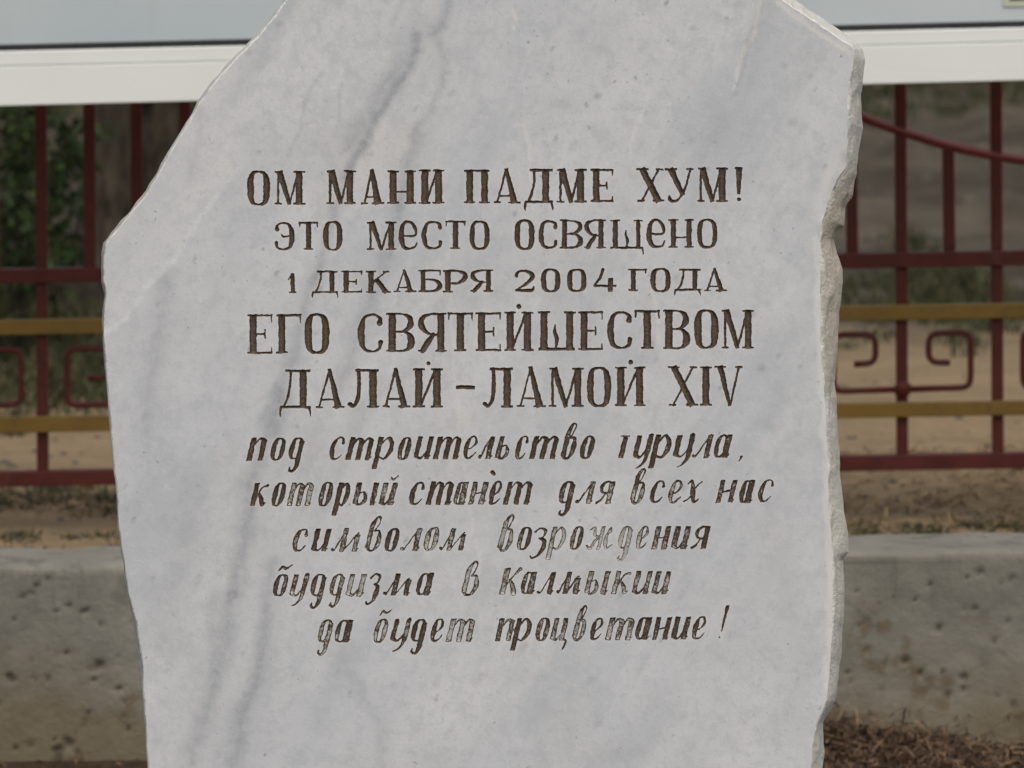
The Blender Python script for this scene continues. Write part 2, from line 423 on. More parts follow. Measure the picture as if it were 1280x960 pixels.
# scrolls : a square spiral either side of every second picket
def rounded(pts, r, n=5):
    out = [Vector(pts[0])]
    for i in range(1, len(pts) - 1):
        p, a, b = Vector(pts[i]), Vector(pts[i - 1]), Vector(pts[i + 1])
        d1 = (a - p).normalized(); d2 = (b - p).normalized()
        for k in range(n + 1):
            t = k / n; q = (p + d1 * r).lerp(p, t).lerp(p.lerp(p + d2 * r, t), t); out.append(q)
    out.append(Vector(pts[-1])); return out
sr = random.Random(3)
for jx in (-69 - 714, -69 - 476, -69 - 238, -69, 170, 409, 648, 887, 1127.5, 1366, 1605, 1843, 2082):
    yoff = yl(507, 484)(jx)
    for s in (-1, 1):
        o1, o2, o3 = 86 + sr.uniform(-1.5, 1.5), 32.5 + sr.uniform(-1, 1), 60
        if jx == -69: o1 += 9
        pts = [(6 * s, 0), (o1 * s, -1 * s), (o1 * s, -70), (o2 * s, -69), (o2 * s, -33), (o3 * s, -32.5)]
        pp = rounded([(jx + a, yoff + b - a * .018) for a, b in pts], 13)
        w3 = [tuple(P(q.x, q.y, FY + .006)) for q in pp]
        obj('scroll', bm_mesh('scroll', tube(w3, .0057, 8), True), RED, fence)
    c = P(jx, yoff, FY - .001)
    bm = bmesh.new(); bmesh.ops.create_uvsphere(bm, u_segments=14, v_segments=8, radius=.0155)
    for v in bm.verts:
        q = 1 + .35 * mnoise.noise(v.co * 90 + Vector((jx, 0, 0))); v.co *= q; v.co.y *= .75; v.co += Vector((c[0], c[1], c[2]))
    obj('weld_knob', bm_mesh('weld_knob', bm, True), RED, fence)
# posts into the soil, outside the picture
for x in (-900, 2200):
    picket(x, x, 40, 720, 30)

# ================================================================== INFORMATION BOARD
BY = 11.0
board = empty('information_board', (0, BY, .25), 'pale blue board in a white metal frame, crossing behind the top of the slab', 'board')
BXA, BXB = -260, 1540
def bq(y0l, y0r, y1l, y1r, name, mat, Y, dep, bev=.0015, xa=BXA, xb=BXB):
    a, b = yl(y0l, y0r), yl(y1l, y1r)
    return obj(name, bm_mesh(name, pxbox([(xa, a(xa)), (xb, a(xb)), (xb, b(xb)), (xa, b(xa))], Y, dep, bev)), mat, board)
bq(83.5, 52.5, 132.5, 100.5, 'frame_rail', WHITE, BY, .05, .002)
bq(64, 34, 82.4, 51.4, 'inner_trim', WHITE, BY + .004, .03, .0025)
bq(56, 26, 64, 34, 'gasket', RUBBER, BY + .008, .02, .001)
bq(-330, -360, 60, 30, 'panel', PANEL, BY + .022, .012, .001)
bq(-410, -440, -330, -360, 'frame_rail', WHITE, BY, .05, .002)
for x in (BXA, BXB - 55):
    q = [(x, -405), (x + 55, -405), (x + 55, 40), (x, 40)]
    obj('frame_stile', bm_mesh('frame_stile', pxbox(q, BY + .001, .048, .002)), WHITE, board)
    q = [(x + 5, 60), (x + 50, 60), (x + 50, 740), (x + 5, 740)]
    obj('post', bm_mesh('post', pxbox(q, BY + .052, .045, .002)), WHITE, board)
# corner of a printed sheet on the panel
PAPER = m_flat('cream_print', (.52, .53, .43), (.48, .50, .42), .6, 12)
DKG = m_flat('dark_green_print', (.06, .085, .06), rough=.6)
obj('printed_sheet', bm_mesh('printed_sheet', pxbox([(1254, -300), (1500, -303), (1500, 2), (1254, 8.5)], BY + .0195, .0018, 0)), PAPER, board)
obj('printed_border', bm_mesh('printed_border', pxbox([(1262, -290), (1490, -293), (1490, -8), (1262, .8)], BY + .0185, .0008, 0)), DKG, board)

# ================================================================== MARBLE SLAB
PAIR = [  # front edge x,y -> widest outline x,y, clockwise from the top left
 (361, -2, 357, -4), (384, -42, 381, -46), (432, -70, 430, -76), (560, -85, 558, -92), (720, -80, 722, -87), (860, -62, 864, -70), (930, -33, 936, -41),
 (975, -1, 983, -7), (1020, 29, 1029, 23), (1062, 57, 1071, 52), (1067, 62, 1079, 61), (1066, 75, 1082, 74), (1063, 93, 1080, 93), (1059, 123, 1076.5, 120), (1060, 157, 1078, 160), (1058, 190, 1073, 195),
 (1056, 210, 1071, 212), (1046, 226, 1069, 231), (1041, 236, 1066.5, 246), (1034, 257, 1058, 259), (1030, 270, 1056, 283), (1026, 288, 1047, 291), (1024, 300, 1042, 299), (1024, 318, 1046, 317), (1025, 340, 1053, 338),
 (1025, 365, 1053, 367), (1026, 395, 1050, 395), (1025, 424, 1048, 413), (1027, 450, 1048, 442), (1030, 480, 1044, 477), (1033, 530, 1047, 519), (1035, 583, 1050, 583), (1036, 620, 1053, 619), (1038, 648, 1056, 648), (1039, 666, 1061, 666),
 (1040, 689, 1060, 691), (1040, 700, 1053, 699), (1041, 750, 1056, 747), (1039, 804, 1053, 804), (1038, 825, 1051, 825), (1034, 875, 1045, 875), (1021, 902, 1029, 903), (1016, 930, 1031, 939), (1013, 960, 1028, 960), (1010, 1040, 1030, 1040),
 (1012, 1310, 1032, 1310), (205, 1310, 200, 1310), (194, 1080, 190, 1080),
 (187, 960, 183.5, 960), (184, 903, 180.5, 903), (181, 861, 177, 861), (179, 822, 173, 822), (172, 779, 166.5, 779), (162.5, 744, 159, 744), (155, 691, 152, 691), (150, 659, 147.5, 659), (149, 619, 146, 619), (145, 594, 142, 594),
 (141, 544, 138, 544), (137, 498, 134, 498), (133, 442, 130, 442), (130, 418, 128, 418), (131, 403, 127, 403), (134, 367, 131, 367), (131, 353, 127, 353), (131, 322, 127, 318), (133, 305, 129, 303), (142, 294, 138, 291.5), (163, 269, 160, 266), (185, 242, 182, 239),
 (201, 215, 198, 212), (217, 185, 214, 182), (236, 155, 233, 152), (250, 130, 247, 127), (270, 103, 267, 99), (296, 74, 293, 70), (323, 47, 320, 43), (346, 20, 343, 17)]
PA = np.array(PAIR, float)
def resample(A, step=3.0):
    out = []
    n = len(A)
    for i in range(n):
        a, b = A[i], A[(i + 1) % n]
        L = max(np.hypot(*(b[:2] - a[:2])), np.hypot(*(b[2:] - a[2:]))); k = max(1, int(L / step))
        for j in range(k): out.append(a + (b - a) * j / k)
    return np.array(out)
RS = resample(PA)
s_ = np.arange(len(RS)) * 3.0
jag = np.stack([vn(s_ / 9, s_ * 0, 3), vn(s_ / 9, s_ * 0, 5)], -1) * 1.3 + np.stack([vn(s_ / 3.3, s_ * 0, 13), vn(s_ / 3.3, s_ * 0, 15)], -1) * .5
RS[:, :2] += jag
RS[:, 2:] += np.stack([vn(s_ / 14, s_ * 0, 23), vn(s_ / 14, s_ * 0, 25)], -1) * 1.6 + np.stack([vn(s_ / 4, s_ * 0, 33), vn(s_ / 4, s_ * 0, 35)], -1) * .4
OUTL = RS[:, :2]
def poly_sd(x, y, poly):
    """inside test and distance to outline, vectorised over points"""
    x = x.ravel(); y = y.ravel(); ins = np.zeros(len(x), bool); d2 = np.full(len(x), 1e9)
    n = len(poly)
    for i in range(n):
        x0, y0 = poly[i]; x1, y1 = poly[(i + 1) % n]
        c = ((y0 > y) != (y1 > y))
        if y0 != y1: ins ^= c & (x < (x1 - x0) * (y - y0) / (y1 - y0) + x0)
        ex, ey = x1 - x0, y1 - y0; L = ex * ex + ey * ey + 1e-9
        t = np.clip(((x - x0) * ex + (y - y0) * ey) / L, 0, 1)
        d2 = np.minimum(d2, (x - x0 - t * ex) ** 2 + (y - y0 - t * ey) ** 2)
    return ins, np.sqrt(d2)
LX = [120, 131, 145, 165, 180, 195, 222, 247, 280, 330, 400]; LY = [425, 418, 412, 395, 365, 350, 323, 280, 237, 175, 90]
RY = [-40, 0, 40, 70, 85, 120, 160]; RX = [962, 953, 941, 928, 921, 917, 914]
def relief(x, y):
    """mm the polished face lies back of its mean plane"""
    r = fbm(x / 130, y / 130, 61, 3) * 1.6
    b = np.interp(x, LX, LY)
    r = r + 1.1 * sstep(-2, 9, b - y + vn(x / 9, y / 9, 2) * 3) * (1 - sstep(255, 330, x)) * (x < 420)
    c = np.interp(y, RY, RX)
    r = r + 1.4 * sstep(-1, 4, x - c + vn(x / 9, y / 9, 4) * 2) * (1 - sstep(70, 135, y)) * (1 - sstep(0, 60, x - c))
    r = r + 3 * (1 - sstep(0, 16 + 8 * vn(x / 11, y / 11, 8), np.abs(x - (1052 - (y - 225) * .35)))) * (1 - sstep(30, 45, np.abs(y - 232)))
    return r

# ------------------------------------------------------------------ lettering, cut into the face
STEP = 0.7
GX0, GY0, GW, GH = 296, 190, 690, 650
NXg, NYg = int(GW / STEP), int(GH / STEP)
FIELD = np.full((NYg, NXg), -5.0); LID = np.full((NYg, NXg), -1, int)
LET = []      # (char, wear)

class G:
    """collects the strokes of one letter, in letter pixels: x right, y up from the baseline"""
    def __init__(s, W, H, T, t): s.W, s.H, s.T, s.t = W, H, T, t; s.pr = []
    def bar(s, x0, y0, x1, y1, w, w1=None): s.pr.append(('b', x0, y0, x1, y1, w, w if w1 is None else w1))
    def cur(s, pts, closed=False, n=6):
        P_ = [tuple(p) for p in pts]; m = len(P_); out = []
        for i in range(m if closed else m - 1):
            if closed: a, b, c, d = (P_[(i + k) % m] for k in (-1, 0, 1, 2))
            else: a, b, c, d = P_[max(i - 1, 0)], P_[i], P_[i + 1], P_[min(i + 2, m - 1)]
            for j in range(n):
                t = j / n
                out.append([.5 * (2 * b[k] + (c[k] - a[k]) * t + (2 * a[k] - 5 * b[k] + 4 * c[k] - d[k]) * t * t + (3 * b[k] - a[k] - 3 * c[k] + d[k]) * t ** 3) for k in (0, 1)] + [b[2] + (c[2] - b[2]) * t])
        out.append(list(P_[0] if closed else P_[-1]))
        for p, q in zip(out[:-1], out[1:]): s.pr.append(('c', *p, *q))
    def ring(s, cx, cy, rx, ry, T=None, t=None, p=2.5):
        T = T or s.T; t = t or s.t; pts = []
        for k in range(16):
            a = 2 * math.pi * k / 16; c, q = math.cos(a), math.sin(a)
            ex = math.copysign(abs(c) ** (2 / p), c); ey = math.copysign(abs(q) ** (2 / p), q)
            w = t + (T - t) * abs(c) ** 1.3
            pts.append((cx + ex * (rx - w / 2), cy + ey * (ry - t / 2), w))
        s.cur(pts, True, 3)
    def stem(s, x, y0=0, y1=None, w=None, top=1, bot=1, e=2.6):
        y1 = s.H if y1 is None else y1; w = w or s.T; q = s.t * .85
        s.bar(x, y0, x, y1, w)
        if top: s.bar(x - w / 2 - e, y1 - q / 2, x + w / 2 + e, y1 - q / 2, q)
        if bot: s.bar(x - w / 2 - e, y0 + q / 2, x + w / 2 + e, y0 + q / 2, q)
    def foot(s, x, y, hw): s.bar(x - hw, y, x + hw, y, s.t * .85)
    def field(s, X, Y):
        f = np.full(X.shape, -5.0)
        for p in s.pr:
            if p[0] == 'b':
                _, x0, y0, x1, y1, w0, w1 = p
                L = math.hypot(x1 - x0, y1 - y0) + 1e-6; dx, dy = (x1 - x0) / L, (y1 - y0) / L
                a = (X - x0) * dx + (Y - y0) * dy; q = np.abs((Y - y0) * dx - (X - x0) * dy)
                h = (w0 + (w1 - w0) * np.clip(a / L, 0, 1)) / 2
                f = np.maximum(f, np.minimum(h - q, np.minimum(a, L - a) + .3))
            else:
                _, x0, y0, w0, x1, y1, w1 = p
                ex, ey = x1 - x0, y1 - y0; L = ex * ex + ey * ey + 1e-6
                t = np.clip(((X - x0) * ex + (Y - y0) * ey) / L, 0, 1)
                f = np.maximum(f, (w0 + (w1 - w0) * t) / 2 - np.hypot(X - x0 - t * ex, Y - y0 - t * ey))
        return f

def caps(g, ch):
    W, H, T, t = g.W, g.H, g.T, g.t; e = 2.4; xl = T / 2 + e; xr = W - T / 2 - e; s = t * .9
    if ch in 'О0': g.ring(W / 2, H / 2, W / 2, H / 2 + .8)
    elif ch == 'М':
        g.stem(t / 2 + 3, w=t * 1.05, top=0, e=3); g.foot(t / 2 + 2.5, H - s / 2, 3.4)
        g.bar(t + 3.2, H, W * .50, 0, T * .95, T * .62); g.bar(W * .50, 1, xr - T * .15, H - 1, t)
        g.stem(xr, e=3)
    elif ch == 'А':
        ap = W * .47; g.bar(3.6, .5, ap, H, t); g.bar(ap - .5, H + 1, W - T / 2 - 3, 0, T * .55, T * 1.0)
        g.bar(W * .22, H * .22, W * .72, H * .22, t * .9); g.foot(4.2, s / 2, 4.2); g.foot(W - T / 2 - 3.2, s / 2, T / 2 + 3.2)
    elif ch == 'Н':
        g.stem(xl); g.stem(xr); g.bar(xl, H * .36, xr, H * .36, t)
    elif ch in 'ИЙ':
        g.stem(xl, bot=1); g.stem(xr); g.bar(xl + T * .2, 1, xr - T * .2, H - 1, t * 1.05)
    elif ch == 'П':
        g.stem(xl, top=0); g.stem(xr, top=0); g.bar(0, H - s / 2, W, H - s / 2, t * 1.1)
    elif ch == 'Д':
        g.bar(W * .20, H - s / 2, W - 1, H - s / 2, t * 1.1); x2 = W - T / 2 - W * .14
        g.bar(x2, 0, x2, H, T)
        g.cur([(W * .36, H - 1, t), (W * .34, H * .6, t * 1.15), (W * .25, H * .25, t * 1.15), (W * .13, 1, t)])
        g.bar(1, s / 2, W - 1, s / 2, t * 1.1)
        d = -H * .22; g.cur([(2.2, 1, t * 1.1), (1.2, d * .55, t * .9), (1.4, d, t * .45)]); g.cur([(W - 3, 1, t * 1.1), (W - 1.0, d * .5, t * .8), (W - .8, d * .95, t * .35)])
    elif ch == 'Е':
        g.stem(xl); g.bar(xl, H - s / 2, W, H - s / 2, t * .95); g.bar(xl, s / 2, W, s / 2, t * .95)
        g.bar(W - t * .4, H, W - t * .4, H * .80, t * .9, t * .4); g.bar(W - t * .4, 0, W - t * .4, H * .18, t * .9, t * .4)
        g.bar(xl, H * .5, W * .70, H * .5, t * .9); g.bar(W * .70, H * .38, W * .70, H * .62, t * .8)
    elif ch == 'Х':
        g.bar(T * .55 + 1, H, W - T * .55 - 1, 0, T * .95); g.bar(W - 5, H, 5, 0, t * .95)
        g.foot(T * .55 + 1.5, H - s / 2, T * .6 + 2); g.foot(W - 5, H - s / 2, 4.6); g.foot(5, s / 2, 4.6); g.foot(W - T * .55 - 1.5, s / 2, T * .6 + 2)
    elif ch == 'У':
        g.bar(T * .55 + 1, H, W * .62, H * .2, T * .95, T * .7); g.cur([(W - 4, H - 1, t), (W * .68, H * .36, t * 1.1), (W * .46, H * .08, t * 1.1), (W * .26, .8, t * 1.3), (W * .14, H * .09, T * .62), (W * .13, H * .16, t * 1.2)])
        g.foot(T * .55 + 1.5, H - s / 2, T * .6 + 2); g.foot(W - 4.5, H - s / 2, 4.4)
    elif ch == 'Т':
        g.stem(W / 2, top=0, e=3); g.bar(0, H - s / 2, W, H - s / 2, t * 1.05)
        g.cur([(1.2, H - 1, t * 1.1), (1.0, H * .82, t * .5)]); g.cur([(W - 1.2, H - 1, t * 1.1), (W - 1.0, H * .80, t * .5)])
    elif ch in 'СЭ':
        f = (lambda x: x) if ch == 'С' else (lambda x: W - x)
        g.cur([(f(W - T * .42), H * .76, T * .85), (f(W * .88), H * .88, t * 1.6), (f(W * .62), H - t / 2, t), (f(W * .28), H * .90, t * 1.5), (f(T / 2 + .5), H * .64, T * .95), (f(T / 2 + .3), H * .36, T),
               (f(W * .26), H * .11, t * 1.8), (f(W * .58), t / 2, t), (f(W * .86), H * .10, t * 1.4), (f(W - T * .32), H * .26, T * .72)])
        if ch == 'Э':
            g.cur([(W - T, H * .5, t), (W * .45, H * .49, t * 1.5), (W * .34, H * .56, t * .7)])
    elif ch == 'В':
        g.stem(xl); s2 = t * .9
        g.cur([(xl, H - s / 2, s2), (W * .6, H - t * .6, t), (W - T * .62, H * .86, T * .75), (W - T * .58, H * .68, T * .9), (W * .62, H * .53, t * 1.1), (xl, H * .51, s2)])
        g.cur([(xl, H * .51, s2), (W * .66, H * .50, t * 1.1), (W - T * .52, H * .36, T * .9), (W - T * .50, H * .18, T), (W * .68, t * .7, t * 1.1), (xl, s / 2, s2)])
    elif ch == 'Я':
        g.stem(xr); g.cur([(xr, H - s / 2, t), (W * .42, H - t * .6, t * 1.1), (T * .58, H * .86, T * .75), (T * .55, H * .66, T * .95), (W * .40, H * .46, t * 1.2), (xr, H * .44, t)])
        g.cur([(W * .55, H * .46, t * 1.4), (W * .36, H * .26, T * .9), (W * .16, H * .03, T * .72)]); g.foot(W * .14, s / 2, W * .14)
    elif ch in 'ШЩ':
        x2 = xr - (1.5 if ch == 'Щ' else 0)
        g.stem(xl, bot=0); g.stem(x2, bot=0, w=T * (.8 if ch == 'Щ' else 1)); g.bar(0, s / 2, W - 1, s / 2, t * 1.2)
        m = W * .47; g.cur([(m - .5, H * .66, t * .5), (m - 1, H * .48, t * 1.4), (m + 1.5, H * .3, t * 1.7), (m + .8, H * .12, t * 1.2), (m - 1.5, H * .04, t * .5)])
        if ch == 'Щ': g.bar(W - 2, 2, W - .8, -H * .22, t * 1.1, t * .4)
    elif ch == 'К':
        g.stem(xl); g.bar(xl + 1, H * .42, W - 5, H - 1, t * .95); g.foot(W - 5, H - s / 2, 4)
        g.bar(W * .45, H * .58, W - T * .6, 0, T * .9, T); g.foot(W - T * .6 - .5, s / 2, T * .6 + 1.5)
    elif ch == 'Б':
        g.stem(xl); g.bar(xl, H - s / 2, W - 2, H - s / 2, t); g.bar(W - 2.4, H, W - 2.2, H * .76, t, t * .5)
        g.cur([(xl, H * .56, t), (W * .64, H * .55, t * 1.1), (W - T * .52, H * .38, T * .9), (W - T * .50, H * .2, T), (W * .66, t * .7, t * 1.1), (xl, s / 2, t)])
    elif ch == 'Р':
        g.stem(xl); g.cur([(xl, H - s / 2, t), (W * .6, H - t * .6, t * 1.1), (W - T * .55, H * .84, T * .8), (W - T * .52, H * .62, T * .95), (W * .62, H * .42, t * 1.1), (xl, H * .40, t)])
    elif ch == 'Г':
        g.stem(xl); g.bar(xl, H - s / 2, W, H - s / 2, t * 1.05); g.bar(W - t * .5, H, W - t * .5, H * .78, t, t * .4)
    elif ch == 'Л':
        g.stem(xr, top=0); g.bar(W * .26, H - s / 2, W, H - s / 2, t * 1.1)
        g.cur([(W * .36, H - 1, t * 1.2), (W * .38, H * .6, t * 1.7), (W * .33, H * .22, t * 1.7), (W * .2, H * .04, t * 1.3), (W * .09, H * .09, T * .62)])
    elif ch == 'е':
        g.cur([(T * .8, H * .50, t), (W * .5, H * .47, t), (W - T * .38, H * .52, t * 1.1), (W - T * .5, H * .76, T * .7), (W * .60, H - t * .4, t * 1.2), (W * .3, H * .93, t * 1.4), (T * .55, H * .68, T * .9), (T * .52, H * .36, T),
               (W * .3, H * .09, T * .7), (W * .58, t * .5, t * 1.1), (W * .84, H * .10, t), (W - 1.5, H * .24, t * .8)])
    elif ch == '1':
        g.stem(W * .62, w=T * .85, top=0, e=2); g.cur([(W * .62, H * .98, t * 1.1), (W * .3, H * .8, t), (W * .08, H * .68, t * .7)])
    elif ch == '2':
        g.cur([(T * .4, H * .72, T * .7), (W * .22, H * .92, t * 1.3), (W * .52, H - t * .5, t * 1.2), (W - T * .6, H * .82, T * .85), (W - T * .55, H * .62, T * .85), (W * .5, H * .32, t * 1.4), (t, t, t * 1.1)])
        g.cur([(t, T * .3, T * .55), (W * .5, T * .32, T * .65), (W - 3, T * .36, T * .7), (W - 1.2, H * .26, t * .7)])
    elif ch == '4':
        g.cur([(W * .42, H, T * .7), (W * .30, H * .66, T * .6), (T * .3, H * .28, t * 1.1)]); g.bar(1, H * .26, W, H * .24, t * 1.2); g.bar(W * .74, -H * .02, W * .74, H * .62, T)
    elif ch == 'I': g.stem(W / 2)
    elif ch == 'V':
        g.bar(T * .55 + 1, H, W * .53, 0, T * .95, T * .5); g.bar(W * .55, 1, W - 4, H, t * .95); g.foot(T * .55 + 1.5, H - s / 2, T * .6 + 2); g.foot(W - 4.5, H - s / 2, 4.4)
    elif ch == '!':
        g.bar(W / 2, H * .22, W / 2, H, T * .5, T * .95); g.foot(W / 2, H - s / 2, W / 2); g.cur([(W / 2, T * .35, T * .6), (W / 2 + .4, T * .36, T * .6)])
    elif ch == '-': g.bar(0, H / 2 + .6, W, H / 2, H * .95, H)
    elif ch == '.': g.cur([(W / 2, H / 2, W), (W / 2 + .3, H / 2 - .3, W)])

SLANT = .24
def ital(g, ch):
    """x is measured in the unslanted frame"""
    W, H, T, t = g.W, g.H, g.T, g.t; h = T / 2
    def st(x, y0=0., y1=H, w=T): g.bar(x, y0, x, y1, w)
    def out(x): g.cur([(x, H * .10, t), (x + 1.5, H * .02, t * .9), (x + T * .7, H * .16, t * .5)])
    def arch(x0, x1): g.cur([(x0 + h * .6, H * .62, t * .8), (x0 + (x1 - x0) * .55, H * .95, t * 1.3), (x1 - h * .1, H * .88, T * .8)])
    def cup(x0, x1): g.cur([(x0 + h * .1, H * .12, T * .75), (x0 + (x1 - x0) * .45, H * .04, t * 1.3), (x1 - h * .6, H * .36, t * .8)])
    if ch == 'п': st(h, -.5); st(W - h, 0, H * .9); arch(h, W - h)
    elif ch == 'о': g.ring(W / 2, H / 2, W / 2, H / 2 + .5, T, t, 2.2)
    elif ch == 'д':
        g.ring(W / 2, H * .52, W / 2, H * .5, T, t, 2.2); st(W - h, -H * .1, H * .85)
        g.cur([(W - h, 0, T), (W - h, -H * .26, T * .9), (W * .62, -H * .50, t * 1.6), (W * .34, -H * .44, T * .5), (W * .36, -H * .30, t * .8)])
    elif ch == 'а': g.ring(W * .44, H / 2, W * .44, H / 2, T * .9, t, 2.2); st(W - h, 0, H * 1.0); out(W - h)
    elif ch == 'с': g.cur([(W - T * .4, H * .74, T * .7), (W * .74, H * .96, t), (W * .38, H * .93, t * 1.4), (h + .3, H * .66, T * .95), (h + .2, H * .34, T), (W * .34, H * .07, T * .6), (W * .66, H * .05, t * 1.2), (W - 1, H * .26, t * .7)])
    elif ch == 'е': g.cur([(h + 1, H * .40, t * .8), (W * .6, H * .50, t), (W - h * .9, H * .72, T * .6), (W * .66, H * .97, t * 1.1), (W * .34, H * .92, t * 1.4), (h + .3, H * .64, T * .95), (h + .2, H * .34, T), (W * .34, H * .06, T * .6), (W * .66, H * .05, t * 1.2), (W - .5, H * .28, t * .7)])
    elif ch == 'т':
        a, b, c = h, W / 2, W - h; st(a); st(b, 0, H * .88); st(c, 0, H * .88); arch(a, b); arch(b, c); out(c)
    elif ch == 'р':
        st(h, -H * .42); g.cur([(h + 1, H * .6, t * .9), (W * .55, H * .97, t * 1.4), (W - h, H * .72, T * .95), (W - h, H * .34, T), (W * .6, H * .03, t * 1.4), (h + 1, H * .14, t)])
    elif ch in 'ий':
        st(h, H * .08); st(W - h, 0); cup(h, W - h); out(W - h)
        if ch == 'й': g.cur([(W * .45, H * 1.26, t * .9), (W * .62, H * 1.14, t * 1.3), (W * .9, H * 1.32, t * .8)])
    elif ch == 'ц':
        st(h, H * .08); st(W - h - 2, 0); cup(h, W - h - 2); g.cur([(W - h - 2, 1, t * 1.2), (W + .5, 0, t), (W + .3, -H * .2, t * 1.2), (W - 1.5, -H * .40, t * .5)])
    elif ch == 'л':
        g.cur([(h * .6, H * .10, T * .62), (W * .24, H * .10, t), (W - T * 1.2, H * .70, t * .9), (W - h, H * .97, t * 1.2)]); st(W - h, 0, H * .98); out(W - h)
    elif ch == 'м':
        a, b = W * .42, W - h; g.cur([(h * .6, H * .10, T * .62), (W * .14, H * .08, t), (a - h, H * .66, t * .9), (a, H * .97, t)]); st(a, 0, H)
        g.cur([(a + h * .6, H * .05, t * .9), (b - h, H * .66, t * .9), (b, H * .80, t)]); st(b, H * .0, H * .72); out(b)
    elif ch == 'ь':
        st(h, H * .06, H); g.cur([(h, H * .16, T * .8), (W * .5, H * .02, t * 1.3), (W - h * .9, H * .2, T * .8), (W - h, H * .42, T * .7), (W * .6, H * .60, t), (h, H * .46, t * .8)])
    elif ch == 'ы':
        a = W * .62; st(h, H * .06, H); g.cur([(h, H * .16, T * .8), (a * .5, H * .02, t * 1.3), (a - h * .9, H * .2, T * .8), (a - h, H * .42, T * .7), (a * .6, H * .60, t), (h, H * .46, t * .8)]); st(W - h, 0); out(W - h)
    elif ch == 'в':
        g.cur([(h, H * .2, T), (h, H * .7, T * .95), (h + .5, H * 1.2, T * .9), (W * .42, H * 1.52, T * .5), (W * .66, H * 1.46, t), (W * .58, H * 1.15, t * .8), (W * .42, H * .92, t)])
        g.cur([(W * .40, H * .90, t), (W * .72, H * .90, t * 1.5), (W - h, H * .6, T * .9), (W - h, H * .3, T * .95), (W * .6, H * .01, t * 1.3), (W * .3, H * .04, t * 1.6), (h, H * .26, T)])
    elif ch == 'у':
        st(h, H * .10, H, T); cup(h, W - h); g.cur([(W - h, H * .97, T), (W - h, H * .3, T), (W - h * 1.2, -H * .05, T * .75), (W * .6, -H * .34, t * 1.2), (W * .34, -H * .44, t * .6)])
    elif ch == 'к':
        st(h, 0, H); g.cur([(T, H * .42, t), (W * .55, H * .82, t), (W - h * .8, H * .90, T * .62)]); g.cur([(W * .42, H * .56, t * 1.2), (W * .66, H * .3, T * .85), (W - h * 1.2, H * .06, T * .8), (W, H * .14, t * .5)])
    elif ch == 'К':
        st(h, 0, H); g.cur([(T, H * .42, t), (W * .6, H * .74, t), (W - h * .8, H * .96, T * .6)]); g.cur([(W * .42, H * .56, t * 1.2), (W * .66, H * .3, T * .85), (W - h * 1.2, H * .04, T * .85)])
    elif ch == 'н': st(h); st(W - h); g.bar(h, H * .45, W - h, H * .56, t * 1.1); out(W - h)
    elif ch == 'х':
        g.cur([(1, H * .84, t), (W * .28, H * .96, T * .6), (W * .5, H * .5, T), (W * .72, H * .05, T * .6), (W, H * .2, t * .7)]); g.cur([(W - 1.5, H * .92, t * 1.3), (W * .68, H * .72, t * .8), (W * .36, H * .22, t * .8), (1.5, H * .08, t * 1.4)])
    elif ch == 'я':
        st(W - h, 0, H); g.cur([(W - h, H * .97, t), (W * .5, H * .98, t * 1.2), (h + 1.6, H * .78, T * .8), (W * .36, H * .50, t * 1.3), (W - h, H * .46, t)]); g.cur([(W * .55, H * .47, t), (W * .38, H * .2, t * 1.1), (W * .16, H * .04, T * .6)])
    elif ch == 'з':
        g.cur([(W * .16, H * .80, T * .5), (W * .42, H * .98, t), (W * .80, H * .86, T * .6), (W * .72, H * .60, t * 1.2), (W * .48, H * .52, t * .8)])
        g.cur([(W * .48, H * .52, t * .8), (W - h, H * .40, T * .8), (W - h, H * .08, T), (W * .66, -H * .26, T * .5), (W * .34, -H * .38, t * 1.3), (W * .2, -H * .28, t)])
    elif ch == 'б':
        g.ring(W / 2, H / 2, W / 2, H / 2 + .5, T, t, 2.2); g.cur([(W * .14, H * 1.20, t * .9), (W * .34, H * 1.36, T * .5), (W * .62, H * 1.28, T * .55), (W * 1.0, H * 1.44, t * .7)])
    elif ch == 'ж':
        m = W / 2; g.bar(m, 0, m, H, T * .7); g.cur([(1, H * .86, t), (W * .2, H * .94, T * .5), (W * .26, H * .62, T * .5), (m, H * .5, t)]); g.cur([(1, H * .16, t), (W * .2, H * .05, T * .6), (W * .3, H * .36, T * .5), (m, H * .5, t)])
        g.cur([(W - T, H * .80, T * .6), (W * .78, H * .95, t), (W * .70, H * .6, T * .6), (W * .70, H * .3, T * .8), (W * .8, H * .04, t * 1.3), (W, H * .22, t * .7)])
    elif ch == 'г': st(h, 0, H * .9); g.foot(h - 1, H * .95, T * .9)
    elif ch == 'ȷ':   # the worn half-letter beside it
        st(h, -H * .3, H)
    elif ch == ',': g.cur([(W * .6, 0, W * .8), (W * .5, -3, W * .5), (W * .2, -6, t * .5)])
    elif ch == '!': g.bar(W * .55, H * .22, W * .55, H, t * .8, T * .75); g.cur([(W * .4, 1.6, T * .45), (W * .4 + .3, 1.4, T * .45)])
    elif ch == '.': g.cur([(W * .5, H * .5, W), (W * .5 + .3, H * .5, W)])
    elif ch == '◆':
        g.cur([(W * .3, H * .7, W * .5), (W * .7, H * .3, W * .5)])

